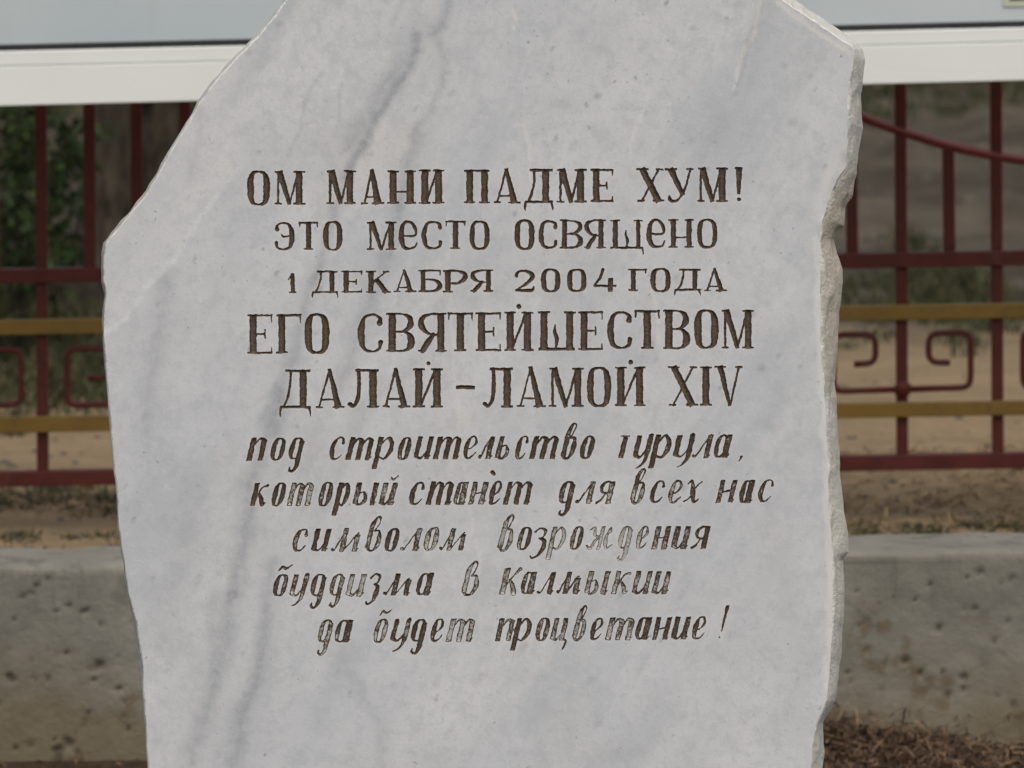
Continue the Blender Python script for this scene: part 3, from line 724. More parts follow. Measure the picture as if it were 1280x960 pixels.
def put(style, ch, x0, x1, top, base, T, t, wear, fn=None):
    i = len(LET); LET.append((ch, wear))
    H = base - top; sl = SLANT if style == 'i' else 0
    Wd = x1 - x0
    if style == 'i': Wd = max(Wd - SLANT * H * .62, 3)
    g = G(Wd, H, T, t); (ital if style == 'i' else caps)(g, ch)
    a0 = max(int((x0 - 14 - GX0) / STEP), 0); a1 = min(int((x1 + 16 - GX0) / STEP), NXg)
    b0 = max(int((top - H * .7 - 4 - GY0) / STEP), 0); b1 = min(int((base + H * .6 + 4 - GY0) / STEP), NYg)
    X, Y = np.meshgrid(np.arange(a0, a1) * STEP + GX0, np.arange(b0, b1) * STEP + GY0)
    lx = X - x0; ly = base - Y
    # hand cut: slight wobble of the outline
    wob = .45 if style == 'c' else .6
    lx = lx + vn(X / 6, Y / 6, 100 + i) * wob * 1.6; ly = ly + vn(X / 6, Y / 6, 300 + i) * wob * 1.6
    lx = lx - sl * ly
    f = g.field(lx, ly) + vn(X / 1.9, Y / 1.9, 7) * .75 + vn(X / 4.5, Y / 4.5, 8) * .5
    cur = FIELD[b0:b1, a0:a1]; m = f > cur
    cur[m] = f[m]; LID[b0:b1, a0:a1][m] = i

def line(style, items, top, base, T, t, wear, xr=(310, 940)):
    for k, (ch, x0, x1) in enumerate(items):
        u = ((x0 + x1) / 2 - xr[0]) / (xr[1] - xr[0])
        tp = top[0] + (top[1] - top[0]) * u; bs = base[0] + (base[1] - base[0]) * u
        if ch == '1': tp += 3.5
        j = lambda: random.uniform(-.5, .5)
        put(style, ch, x0, x1, tp + j(), bs + j(), T * random.uniform(.93, 1.07), t * random.uniform(.9, 1.15), wear * random.uniform(.7, 1.3))

line('c', [('О', 308.7, 337.7), ('М', 343.3, 380.7), ('М', 408, 444), ('А', 451.6, 480.3), ('Н', 484.5, 519.6), ('И', 524, 555), ('П', 580.4, 612.4), ('А', 617.5, 650.4), ('Д', 655, 691.7), ('М', 696, 732.5), ('Е', 738.7, 766.8),
           ('Х', 796.6, 829.5), ('У', 832, 867), ('М', 871.7, 909.7), ('!', 918.7, 928.5)], (214.2, 209.3), (256.6, 251.8), 8.6, 2.9, .18, (310, 930))
line('c', [('Э', 343.3, 368.6), ('Т', 373.7, 398), ('О', 403.8, 428.2), ('М', 458.6, 495), ('е', 498, 522.4), ('С', 526.7, 552.8), ('Т', 557, 581.8), ('О', 586.6, 612.4), ('О', 643, 668.4), ('С', 672.9, 696.8), ('В', 700, 728.3), ('Я', 730.3, 757),
           ('Щ', 763.4, 805), ('е', 807.9, 832.3), ('Н', 836, 867), ('О', 871, 897)], (278, 273.5), (313, 310), 7.0, 2.5, .24, (343, 897))
line('c', [('1', 360, 369.4), ('Д', 389, 422.9), ('Е', 426.8, 453), ('К', 457.8, 487.6), ('А', 492.3, 520), ('Б', 523.3, 552.3), ('Р', 554, 584.3), ('Я', 588, 616), ('2', 643, 668.4), ('0', 676, 700.7), ('0', 708.6, 733.3), ('4', 741.5, 770.5),
           ('Г', 786, 808.4), ('О', 812.7, 838.8), ('Д', 842, 876.5), ('А', 880, 908.3)], (338.5, 335.8), (366.2, 363.6), 6.6, 2.3, .18, (360, 908))
line('c', [('Е', 309.5, 340.5), ('Г', 345.5, 377), ('О', 380.4, 412.2), ('С', 446.8, 478.6), ('В', 483, 518.2), ('Я', 522.4, 557.9), ('Т', 559.8, 591.3), ('Е', 595, 626.5), ('Й', 630.7, 666.4), ('Ш', 672.9, 719), ('Е', 723.2, 753.6), ('С', 758.7, 790),
           ('Т', 793.5, 824.7), ('В', 829, 862.4), ('О', 867.5, 898.4), ('М', 902, 942)], (393.4, 386.6), (442.6, 434.9), 9.2, 2.9, .24, (310, 942))
line('c', [('Д', 349, 389), ('А', 395.3, 430.5), ('Л', 434, 473.5), ('А', 478.3, 512.9), ('Й', 516.3, 553.4), ('Л', 602.6, 641), ('А', 646.7, 682.4), ('М', 686, 729), ('О', 733.3, 764.3), ('Й', 769, 806.5),
           ('Х', 836, 871.7), ('I', 875.4, 889.4), ('V', 894.2, 928)], (462.4, 457.6), (510.6, 507.2), 9.2, 2.9, .22, (349, 928))
line('c', [('-', 570, 593.6)], (482.2, 482.2), (487, 487), 5, 3, .1)
for (x, y, d) in ((648.4, 383, 6), (535.4, 454.3, 5.5), (788.2, 452.3, 6)):
    put('c', '.', x - d / 2, x + d / 2, y - d / 2, y + d / 2, d, d, .1)
L6 = [('п', 307.8, 332.4), ('о', 335.5, 357), ('д', 358.4, 379.4), ('с', 409, 430.8), ('т', 431.5, 466), ('р', 467, 492.4), ('о', 494.5, 514.2), ('и', 516, 540), ('т', 541, 575.8), ('е', 576.5, 597.6), ('л', 597, 617), ('ь', 618, 638.6),
      ('с', 641.4, 660.5), ('т', 661.3, 697.4), ('в', 699.6, 720.7), ('о', 722.6, 743.4), ('г', 772.6, 785), ('у', 790, 815), ('р', 813, 839), ('у', 840, 867), ('л', 864, 889.5), ('а', 890, 913.5)]
line('i', L6, (547.5, 543.2), (575.3, 572), 6.5, 2.1, .36, (308, 914))
line('i', [(',', 923.5, 929)], (566, 566), (571, 571), 4, 2, .3)
L7 = [('к', 312, 335), ('о', 337, 357), ('т', 358, 391), ('о', 395.3, 416.3), ('р', 416.8, 437.7), ('ы', 439.8, 471.8), ('й', 472.7, 495), ('с', 508.8, 530.6), ('т', 532, 566.2), ('а', 564.8, 584), ('н', 584.8, 608.6), ('е', 608.6, 627.7), ('т', 628.5, 664.6),
      ('д', 696, 718), ('л', 718, 742.5), ('я', 742.5, 767.2), ('в', 786.3, 806.8), ('с', 810, 830.9), ('е', 832.8, 853.3), ('х', 853.3, 876.5), ('н', 894.3, 919.5), ('а', 921.7, 942), ('с', 945, 966.8)]
line('i', L7, (604, 600), (632.8, 628), 6.5, 2.1, .46, (312, 967))
put('i', '◆', 611, 620.5, 587.5, 595.5, 4, 3, .3)
line('i', [('с', 363, 385), ('и', 388, 412), ('м', 413, 450), ('в', 455, 477), ('о', 478, 499.5), ('л', 499.5, 526), ('о', 527.5, 549), ('м', 548, 582.5), ('в', 620.7, 642), ('о', 643.8, 665), ('з', 660.5, 685)], (661.5, 659), (689.5, 687), 6.5, 2.0, .54, (363, 685))
line('i', [('р', 684.5, 707.6), ('о', 710, 729.6), ('ж', 731, 768.7), ('д', 770, 790), ('е', 792.6, 811), ('н', 813.8, 837)], (658.5, 658), (687, 686.3), 6.4, 1.7, .72, (685, 837))
line('i', [('и', 837.7, 861.6), ('я', 861.6, 886.3)], (658, 658), (686, 686), 7, 2.1, .4, (837, 887))
line('i', [('б', 338.8, 360), ('у', 361, 384.5), ('д', 385.5, 407), ('д', 409.5, 430), ('и', 431, 456), ('з', 456, 477), ('м', 478, 513.8), ('а', 518, 540.5), ('в', 575.5, 598.8)], (718, 716.5), (745.5, 744), 6.5, 2.0, .55, (339, 599))
line('i', [('К', 623.4, 651)], (710, 710), (743.6, 743.6), 7.6, 2.1, .5)
line('i', [('а', 648.6, 669.6), ('л', 670.4, 693), ('м', 694.3, 726), ('ы', 729.6, 760.7), ('к', 764, 788), ('и', 789, 813.3), ('и', 813.8, 837)], (715, 713.5), (743, 742), 6.5, 2.0, .55, (649, 837))
line('i', [('д', 394.5, 415.5), ('а', 416, 439.5), ('б', 464.5, 485), ('у', 487, 512), ('д', 511, 533), ('е', 535.5, 555.5), ('т', 557.5, 592.5), ('п', 618, 642.5), ('р', 640, 664.3), ('о', 667, 687.6), ('ц', 687, 711), ('в', 713.7, 732.8),
           ('е', 735, 754.6), ('т', 756, 791.8), ('а', 791.8, 813.3), ('н', 814.6, 837.7), ('и', 838, 861.6), ('е', 862.4, 883)], (775, 771), (803.2, 799), 6.5, 2.0, .52, (395, 883))
line('i', [('!', 895.5, 909.5)], (757, 757), (798, 798), 6.4, 2, .45)

# contours of the cut letters (marching squares on the field)
FIELD = np.clip(FIELD, -5, 9)
ins = FIELD > 0
gx = np.arange(NXg) * STEP + GX0; gy = np.arange(NYg) * STEP + GY0
cv = []; ckey = {}
def cut_pts():
    """contour vertex on every grid edge that changes sign"""
    h = ins[:, :-1] != ins[:, 1:]; v = ins[:-1] != ins[1:]
    hid = np.full(h.shape, -1); vid = np.full(v.shape, -1)
    hj, hi = np.nonzero(h); a, b = FIELD[hj, hi], FIELD[hj, hi + 1]; t = np.clip(a / (a - b), .14, .86)
    px = gx[hi] + t * STEP; py = gy[hj]; hid[hj, hi] = np.arange(len(hj))
    vj, vi = np.nonzero(v); a, b = FIELD[vj, vi], FIELD[vj + 1, vi]; t = np.clip(a / (a - b), .14, .86)
    qx = gx[vi]; qy = gy[vj] + t * STEP; vid[vj, vi] = np.arange(len(vj)) + len(hj)
    return np.concatenate([px, qx]), np.concatenate([py, qy]), hid, vid
CX, CY, HID, VID = cut_pts()
NC = len(CX)
gid = np.arange(NXg * NYg).reshape(NYg, NXg) + NC
cells = {}; cedges = []
code = ins[:-1, :-1] * 1 + ins[:-1, 1:] * 2 + ins[1:, 1:] * 4 + ins[1:, :-1] * 8
LC = np.maximum.reduce([FIELD[:-1, :-1], FIELD[:-1, 1:], FIELD[1:, 1:], FIELD[1:, :-1]])
Lid = np.where(FIELD[:-1, :-1] == LC, LID[:-1, :-1], np.where(FIELD[:-1, 1:] == LC, LID[:-1, 1:], np.where(FIELD[1:, 1:] == LC, LID[1:, 1:], LID[1:, :-1])))
faces_by = {}
for j, i in zip(*np.nonzero(code)):
    c = code[j, i]
    co = (gid[j, i], gid[j, i + 1], gid[j + 1, i + 1], gid[j + 1, i])
    if c == 15: faces_by.setdefault(int(Lid[j, i]), []).append([int(q) for q in co]); continue
    ed = (HID[j, i], VID[j, i + 1], HID[j + 1, i], VID[j, i])     # top right bottom left
    bits = [(c >> k) & 1 for k in range(4)]
    poly = []; ent = []
    for k in range(4):
        if bits[k]: poly.append(int(co[k]))
        if bits[k] != bits[(k + 1) % 4]: poly.append(int(ed[k])); ent.append((int(ed[k]), bits[k]))
    if c in (5, 10):     # saddle: keep it joined (hexagon), outside corners are cut off
        outs = [k for k in range(4) if not bits[k]]
        for k in outs: cedges.append((int(ed[k - 1]), int(ed[k])))
    else: cedges.append((ent[0][0], ent[1][0]))
    faces_by.setdefault(int(Lid[j, i]), []).append(poly)

# face of the slab: triangulated around the letters
SPC = 3.4
qx, qy = np.meshgrid(np.arange(118, 1085, SPC), np.arange(-100, 1315, SPC))
qx = qx + rng.uniform(-.8, .8, qx.shape); qy = qy + rng.uniform(-.8, .8, qy.shape)
isd, dst = poly_sd(qx, qy, OUTL)
qx = qx.ravel(); qy = qy.ravel(); keep = isd & (dst > 1.8)
fi = np.clip(((qx - GX0) / STEP).round().astype(int), 0, NXg - 1); fj = np.clip(((qy - GY0) / STEP).round().astype(int), 0, NYg - 1)
ingrid = (qx > GX0) & (qx < GX0 + GW - 1) & (qy > GY0) & (qy < GY0 + GH - 1)
keep &= ~(ingrid & (FIELD[fj, fi] > -1.3))
qx, qy = qx[keep], qy[keep]
NO = len(OUTL)
AX = np.concatenate([CX, OUTL[:, 0], qx]); AY = np.concatenate([CY, OUTL[:, 1], qy])
E = cedges + [(NC + k, NC + (k + 1) % NO) for k in range(NO)]
vo, eo, fo, *_ = delaunay_2d_cdt([Vector((float(a), float(b))) for a, b in zip(AX, AY)], E, [], 0, 1e-4)
V2 = np.array([(v.x, v.y) for v in vo]); T3 = np.array([f for f in fo if len(f) == 3])
cen = V2[T3].mean(1)
ci, _ = poly_sd(cen[:, 0], cen[:, 1], OUTL)
u = np.clip((cen[:, 0] - GX0) / STEP, 0, NXg - 1.001); v = np.clip((cen[:, 1] - GY0) / STEP, 0, NYg - 1.001)
iu, iv = u.astype(int), v.astype(int); fu, fv = u - iu, v - iv
# a triangle is inside a letter if its centre falls in the polygon kept by the marching squares
bil = (FIELD[iv, iu] * (1 - fu) + FIELD[iv, iu + 1] * fu) * (1 - fv) + (FIELD[iv + 1, iu] * (1 - fu) + FIELD[iv + 1, iu + 1] * fu) * fv
ing = (cen[:, 0] > GX0) & (cen[:, 0] < GX0 + GW - 1) & (cen[:, 1] > GY0) & (cen[:, 1] < GY0 + GH - 1)
# triangles whose three corners are contour points need the exact answer, others are outside if any corner is a face point
isface = np.zeros(len(V2), bool)
from_q = (V2[:, 0] < GX0) | (V2[:, 0] > GX0 + GW) | (V2[:, 1] < GY0) | (V2[:, 1] > GY0 + GH)
T3 = T3[ci & ~(ing & (bil > 0))]
def face3(x, y, extra=0.):
    r = relief(x, y) + extra
    return P_var(x, y, STONE_Y + r / 1000)
def P_var(px, py, Y):
    u = px - 640; v = 480 - py; c, s = math.cos(PITCH), math.sin(PITCH); k = Y / (FPX * c + v * s)
    return np.stack([u * k, Y + 0 * u, CAMZ + (-FPX * s + v * c) * k], -1)

# hand-traced veins: (points, half width px, strength)
VEINS = [
 ([(505, 60), (470, 115), (440, 165), (415, 215)], 16, .16), ([(420, 240), (395, 330), (370, 420), (345, 500)], 14, .15), ([(560, 0), (520, 60)], 14, .12), ([(530, 170), (500, 260), (480, 340), (440, 440), (400, 520)], 12, .16),
 ([(215, 340), (205, 420), (185, 500), (180, 560)], 22, .12), ([(310, 600), (290, 720), (262, 840), (230, 960)], 24, .16), ([(400, 560), (380, 660), (345, 760), (325, 860), (300, 960)], 18, .14), ([(240, 600), (215, 700), (215, 800)], 26, .12), ([(620, 300), (590, 380), (560, 480), (520, 600), (480, 680)], 18, .08), ([(800, 640), (740, 760), (700, 880)], 30, .07), ([(1000, 560), (960, 660), (930, 800)], 30, .07), ([(960, 60), (900, 200), (860, 330)], 24, .07),
 ([(1041, 237), (1049, 226), (1057, 214)], 2.2, .55), ([(1030, 270), (1040, 262), (1050, 250)], 2, .3),
 ([(524, 40), (520, 62), (511, 85), (490, 120), (470, 145), (462, 165), (448, 195), (434, 222)], 5, .75), ([(500, 80), (478, 112), (455, 150), (438, 185)], 9, .35), ([(434, 222), (420, 262), (408, 300), (398, 345)], 7, .40), ([(398, 345), (382, 380), (372, 440), (352, 490), (343, 540)], 8, .32),
 ([(565, -20), (555, 12), (542, 42)], 6, .40), ([(548, 55), (556, 80), (552, 110), (540, 140), (524, 160), (518, 190), (508, 220), (500, 260)], 6, .38), ([(500, 260), (486, 300), (470, 360), (450, 420), (420, 480)], 10, .26),
 ([(402, 90), (388, 108), (382, 125), (378, 150), (362, 195)], 2, .35), ([(428, 108), (425, 130), (424, 165)], 2, .30), ([(515, -30), (500, 10), (490, 30)], 5, .30),
 ([(590, 330), (560, 370), (540, 430), (470, 500), (440, 540)], 10, .18),
 ([(352, 490), (335, 540), (316, 600), (306, 650), (298, 700), (288, 745)], 9, .42), ([(345, 480), (328, 530)], 4, .25), ([(372, 530), (340, 620), (322, 690)], 16, .16), ([(288, 745), (280, 800), (272, 850), (255, 900), (232, 960), (215, 1010)], 10, .34),
 ([(340, 700), (332, 780), (318, 850), (302, 900), (290, 960), (280, 1020)], 8, .40), ([(330, 820), (300, 880), (270, 960)], 16, .18), ([(266, 740), (262, 800), (264, 838)], 8, .22),
 ([(250, 640), (232, 690), (205, 740), (196, 800)], 20, .14), ([(205, 350), (200, 420), (190, 470), (182, 540)], 12, .20), ([(248, 130), (246, 180), (236, 230)], 5, .26), ([(420, 780), (440, 850), (470, 900), (478, 960)], 10, .20),
 ([(500, 700), (470, 780), (430, 830), (400, 900)], 10, .14), ([(952, 0), (944, 35), (934, 62), (926, 90), (920, 118)], 3, .38), ([(962, 5), (948, 60), (936, 100)], 9, .20), ([(820, 880), (760, 960)], 20, .12), ([(960, 530), (1000, 480)], 12, .14), ([(560, 560), (545, 600), (530, 640)], 6, .20),
 ([(905, 145), (880, 200), (860, 260)], 8, .14), ([(980, 700), (1000, 800), (990, 900)], 18, .12)]
SPOTS = [(349, 30, 5, .5), (310, 66, 4, .45), (325, 84, 4, .35), (747, 120, 4, .9), (565, 116, 4, .45), (463, 192, 3, .6), (324, 190, 3, .7), (640, 163, 2, .6), (866, 35, 4, .6), (908, 23, 3, .8), (924, 5, 6, .5), (919, 116, 5, .5), (991, 153, 6, .5), (1013, 95, 3, .5), (865, 175, 4, .4), (980, 82, 5, .35), (952, 460, 5, .7), (973, 445, 3, .6), (270, 840, 6, .8), (191, 722, 3, .6),
         (199, 756, 4, .4), (285, 784, 2, .9), (739, 850, 6, .45), (248, 608, 2, .9), (213, 745, 3, .3), (795, 96, 2, .9), (762, 83, 3, .4), (735, 160, 2, .6), (895, 260, 5, .3), (460, 395, 2, .5), (1001, 458, 3, .5)]
PALE = [([(640, 12), (643, 25), (640, 36)], 1.0, .55), ([(655, 155), (658, 175), (662, 200), (666, 260)], 1, .45), ([(800, 145), (792, 165), (782, 200)], 1, .35), ([(810, 350), (820, 385), (826, 430)], 1, .40), ([(560, 265), (562, 320), (563, 380), (567, 480), (582, 600), (598, 700), (600, 790)], .9, .32),
        ([(165, 395), (180, 365), (195, 350), (222, 323), (247, 280)], .7, .16), ([(951, 0), (938, 48), (924, 84), (918, 112)], 1.2, .55), ([(660, 820), (730, 865)], 1, .2), ([(1022, 300), (1023, 360), (1023, 424), (1029, 500), (1033, 583), (1035, 640), (1038, 720), (1037, 804), (1034, 860)], 2.2, .55),
        ([(970, 4), (1018, 38), (1060, 66)], 1.6, .6)]
def seg_d(x, y, pts):
    d = np.full(len(x), 1e9)
    for (x0, y0), (x1, y1) in zip(pts[:-1], pts[1:]):
        ex, ey = x1 - x0, y1 - y0; L = ex * ex + ey * ey
        t = np.clip(((x - x0) * ex + (y - y0) * ey) / L, 0, 1); d = np.minimum(d, np.hypot(x - x0 - t * ex, y - y0 - t * ey))
    return d
x, y = V2[:, 0], V2[:, 1]
wx = x + fbm(x / 40, y / 40, 71) * 9 + fbm(x / 7, y / 7, 73, 3) * 2.5; wy = y + fbm(x / 40, y / 40, 72) * 8 + fbm(x / 7, y / 7, 74, 3) * 2.5
ve = np.zeros(len(x))
for pts, hw, st_ in VEINS:
    sharp = np.clip(1 - seg_d(wx, wy, pts) / (hw * 2.0), 0, 1)
    ve = ve + 1.45 * st_ * sharp ** 1.5
for sx, sy, r, st_ in SPOTS: ve = np.maximum(ve, 1.2 * st_ * np.clip(1.3 - np.hypot((x - sx) * .8 + (y - sy) * .25, y - sy) / r, 0, 1))
ve = np.clip(ve, 0, .95)
pl = np.zeros(len(x))
wx = x + fbm(x / 30, y / 30, 81) * 6
for pts, hw, st_ in PALE: pl = np.maximum(pl, st_ * np.clip(1.7 - seg_d(wx, y, pts) / hw / 1.6, 0, 1))

facet = sstep(-1, 3, np.interp(x, LX, LY) - y + vn(x / 9, y / 9, 2) * 3) * (1 - sstep(270, 330, x)) * (x < 420)
bruise = (1 - sstep(8, 26, np.abs(x - (1052 - np.clip(y - 205, 0, 80) * .35)))) * (1 - sstep(25, 60, np.abs(y - 232)))
pl = np.maximum(pl, np.maximum(facet * .17, bruise * .4))
pl[:NC] = np.maximum(pl[:NC], .22)
slab = empty('memorial_slab', (0, STONE_Y + .05, 0), 'upright irregular grey-white marble slab engraved with brown Cyrillic lines', 'memorial stone')
FV = face3(x, y)
# polished face
T3 = T3[:, ::-1]
me = mesh('polished_face', FV, T3)
attr(me, 'vein', ve); attr(me, 'pale', np.clip(pl, 0, .8))
nrm = np.cross(FV[T3[:, 1]] - FV[T3[:, 0]], FV[T3[:, 2]] - FV[T3[:, 0]])[:, 1].mean()
if nrm > 0: me.flip_normals()
me.polygons.foreach_set('use_smooth', [True] * len(me.polygons))
obj('polished_face', me, MARBLE, slab)
# rough flanks and back, rings from the front edge to the back
prof = [(0, 0, 0), (1.2, .10, 1), (4, .24, 1), (8, .38, 1), (13, .52, 1), (19, .66, 1), (26, .79, 1), (34, .9, 1), (42, .97, .6), (50, 1.0, .25), (62, .99, .5), (76, .95, 1), (92, .9, 1), (108, .82, 1), (120, .7, 1)]
rings = []; ar = []
Fx, Fy, Ox, Oy = RS.T
def smooth(a, k=9):
    q = np.concatenate([a[-k:], a, a[:k]]); return np.convolve(q, np.ones(2 * k + 1) / (2 * k + 1), 'valid')
FX0 = smooth(Fx, 3); FY0 = smooth(Fy, 3)
gap = np.hypot(Ox - Fx, Oy - Fy)
for d, s, nz in prof:
    if d: s = np.maximum(s, np.clip(2.3 / gap, .08, .72) + .004 * d * (s < .9))
    s = np.minimum(s, 1.0)
    q_ = min(1, d / 6); fx_ = Fx + (FX0 - Fx) * q_; fy_ = Fy + (FY0 - Fy) * q_
    px = fx_ + (Ox - fx_) * s; py = fy_ + (Oy - fy_) * s
    n = np.array([(mnoise.noise(Vector((a / 60, b / 60, d / 15))) + .12 * mnoise.noise(Vector((a / 16, b / 16, d / 7)))) for a, b in zip(Fx, Fy)])
    n2 = np.array([abs(mnoise.noise(Vector((a / 48 + 9, b / 48, d / 11)))) for a, b in zip(Fx, Fy)])
    k = nz * (n * .16 - n2 * .42) * np.clip(gap, 4, 30) * (1 if d < 60 else 1)
    if d > 45: k = np.minimum(k, 0)
    dirx = (Ox - Fx) / (gap + 1e-6); diry = (Oy - Fy) / (gap + 1e-6)
    px = px + dirx * np.minimum(k, (1 - s) * gap * .9 + .2); py = py + diry * np.minimum(k, (1 - s) * gap * .9 + .2)
    base_r = relief(Fx, Fy) * (1 - min(d / 20, 1))
    dd = d + base_r + (nz if d else 0) * n * min(d, 12) * .35
    rings.append(P_var(px, py, STONE_Y + dd / 1000)); ar.append(np.clip(1.1 - d / 6.0, 0, 1) * np.ones(NO))
V = np.array(rings); nr = len(prof)
idx = np.arange(nr * NO).reshape(nr, NO); nxt = np.roll(idx, -1, 1)
F = np.stack([idx[:-1], nxt[:-1], nxt[1:], idx[1:]], -1).reshape(-1, 4).tolist()
F.append(idx[-1][::-1].tolist())
me = mesh('rough_flank', V.reshape(-1, 3), F, True)
attr(me, 'arris', np.concatenate(ar))
bm = bmesh.new(); bm.from_mesh(me); bmesh.ops.recalc_face_normals(bm, faces=bm.faces); bm.to_mesh(me); bm.free(); me['world'] = 1
obj('rough_flank', me, BROKEN, slab)

# the letters: grooves whose walls start on the cut edge of the face
allx = np.concatenate([CX, np.tile(gx, NYg)]); ally = np.concatenate([CY, np.repeat(gy, NXg)])
allf = np.concatenate([np.zeros(NC), FIELD.ravel()])
for li in sorted(faces_by):
    fs = faces_by[li]; ch, wear = LET[li]
    used = sorted({q for f in fs for q in f}); mp = {q: k for k, q in enumerate(used)}
    ua = np.array(used); f_ = allf[ua]; X, Y = allx[ua], ally[ua]
    dep = 1.15 * np.minimum(f_, 3.4) ** .9 if True else 0
    dep = dep + np.where(f_ > .5, vn(X / 1.6, Y / 1.6, 12) * .7, 0)
    v3 = face3(X, Y, np.maximum(dep, 0))
    me = mesh('letter', v3, [[mp[q] for q in f][::-1] for f in fs])
    me.update(); n = me.polygons[len(me.polygons) // 2].normal
    if n.y > 0: me.flip_normals()
    attr(me, 'core', np.clip(f_ / 3.2, 0, 1)); attr(me, 'wear', np.full(len(ua), wear))
    o = obj('letter', me, LETTER, slab)

# ================================================================== VEGETATION
def blades(name, pts, hts, wid, mat, lean=.5, seg=3, seed=1, tintf=None):
    r = np.random.default_rng(seed); n = len(pts)
    az = r.uniform(0, 2 * np.pi, n); ln = r.uniform(.1, 1, n) * lean; fac = r.uniform(0, 2 * np.pi, n)
    V = []; wv = np.stack([np.cos(fac), np.sin(fac), 0 * fac], -1) * (wid * hts / hts.mean() / 2)[:, None] if np.ndim(wid) == 0 else None
    dirh = np.stack([np.cos(az), np.sin(az), 0 * az], -1)
    for k in range(seg):
        t = k / (seg - .0); c = pts + dirh * (ln * hts * t ** 1.6)[:, None] + np.array([0, 0, 1.]) * (hts * (t - .35 * np.minimum(ln, 1.4) * t * t))[:, None]
        V += [c - wv * (1 - t * .6), c + wv * (1 - t * .6)]
    V.append(pts + dirh * (ln * hts)[:, None] + np.array([0, 0, 1.]) * (hts * (1 - .35 * np.minimum(ln, 1.4)))[:, None])
    m_ = 2 * seg + 1; V = np.stack(V, 1).reshape(-1, 3); b = (np.arange(n) * m_)[:, None]
    F = []
    for k in range(seg - 1): F.append(b + np.array([2 * k, 2 * k + 1, 2 * k + 3, 2 * k + 2]))
    F = np.concatenate(F).tolist() + (b + np.array([2 * seg - 2, 2 * seg - 1, 2 * seg])).tolist()
    me = mesh(name, V, F)
    attr(me, 'tint', np.repeat(r.uniform(0, 1, n) if tintf is None else np.clip(tintf + r.normal(0, .2, n), 0, 1), m_))
    return obj(name, me, mat)
def scatter(regs, seed):
    """regs: (px, py, spread px x, spread depth m, count, height m) gathered round ground points seen at px,py"""
    r = np.random.default_rng(seed); P_ = []; H_ = []
    for px, py, sx, sy, n, h in regs:
        X, Y = Pg(px, py, .25 + .0157 * (px - 640) / 600)
        k = Y / FPX
        # small tufts inside the patch
        nt_ = max(3, n // 22); tx = X + r.normal(0, sx * k, nt_); ty = Y + r.normal(0, sy, nt_); w = r.integers(0, nt_, n)
        x = tx[w] + r.normal(0, .022, n); y = ty[w] + r.normal(0, .04, n)
        ok = y > 10.6; x, y = x[ok], y[ok]
        P_.append(np.stack([x, y, gz(x, y) - .004], -1)); H_.append(h * r.uniform(.35, 1.2, len(x)))
    return np.concatenate(P_), np.concatenate(H_)
# green weeds beside and beyond the wall
gr = random.Random(11); regs = []
for px in range(-120, 1420, 26):
    if px < 200: regs.append((px + gr.uniform(-12, 12), 672 + gr.uniform(-6, 6), 14, .09, gr.choice([10, 40, 90, 200]), .018))
    elif px > 1000: regs.append((px + gr.uniform(-12, 12), 655 + gr.uniform(-4, 4), 16, .06, gr.choice([0, 30, 90, 240]), .020))
for px in range(-100, 220, 22): regs.append((px + gr.uniform(-10, 10), 622 + gr.uniform(-4, 6), 14, .12, gr.choice([40, 120, 260]), .024))
for px in range(1020, 1400, 34): regs.append((px, 618 + gr.uniform(-12, 14), 22, .20, 26, .02))
pp, hh = scatter(regs, 3)
tag(blades('green_weeds', pp, hh, .004, GREEN, 1.7, 3, 4), 'short green weeds along the wall top and below the fence', 'weeds', kind='stuff')
# green clumps beyond the fence
regs = []
for (px, py, sx, sy, n, h) in [(1090, 384, 26, .5, 700, .05), (1180, 378, 24, .7, 2200, .07), (1215, 376, 16, .5, 700, .06), (1276, 386, 18, .3, 60, .05), (1350, 380, 40, .4, 600, .12), (20, 440, 36, .7, 1500, .08), (95, 450, 34, .7, 1500, .08), (60, 500, 60, .3, 420, .05), (-60, 440, 50, .6, 900, .2), (170, 460, 40, .5, 700, .08), (120, 512, 20, .1, 160, .06),
                               (60, 380, 60, .9, 900, .10), (150, 400, 40, .6, 600, .10), (1060, 440, 20, .3, 60, .04)]:
    regs.append((px, py, sx, sy, n, h))
pp, hh = scatter(regs, 5)
tag(blades('grass_clumps', pp, hh, .007, GREEN, .9, 3, 6), 'dark green grass clumps on the bare earth beyond the fence', 'grass', kind='stuff')
# far grass strip
r_ = np.random.default_rng(9); n = 42000
x = r_.uniform(-4.2, 4.2, n); y = r_.uniform(26.5, 37, n)
ok = fbm(x * .9, y * .7, 91, 3) + .10 + (y - 28.6) * .11 > 0
x, y = x[ok], y[ok]
tag(blades('far_grass', np.stack([x, y, gz(x, y)], -1), r_.uniform(.03, .09, len(x)), .014, GREEN, .9, 2, 8), 'band of green grass far behind the fence under the board', 'grass', kind='stuff')
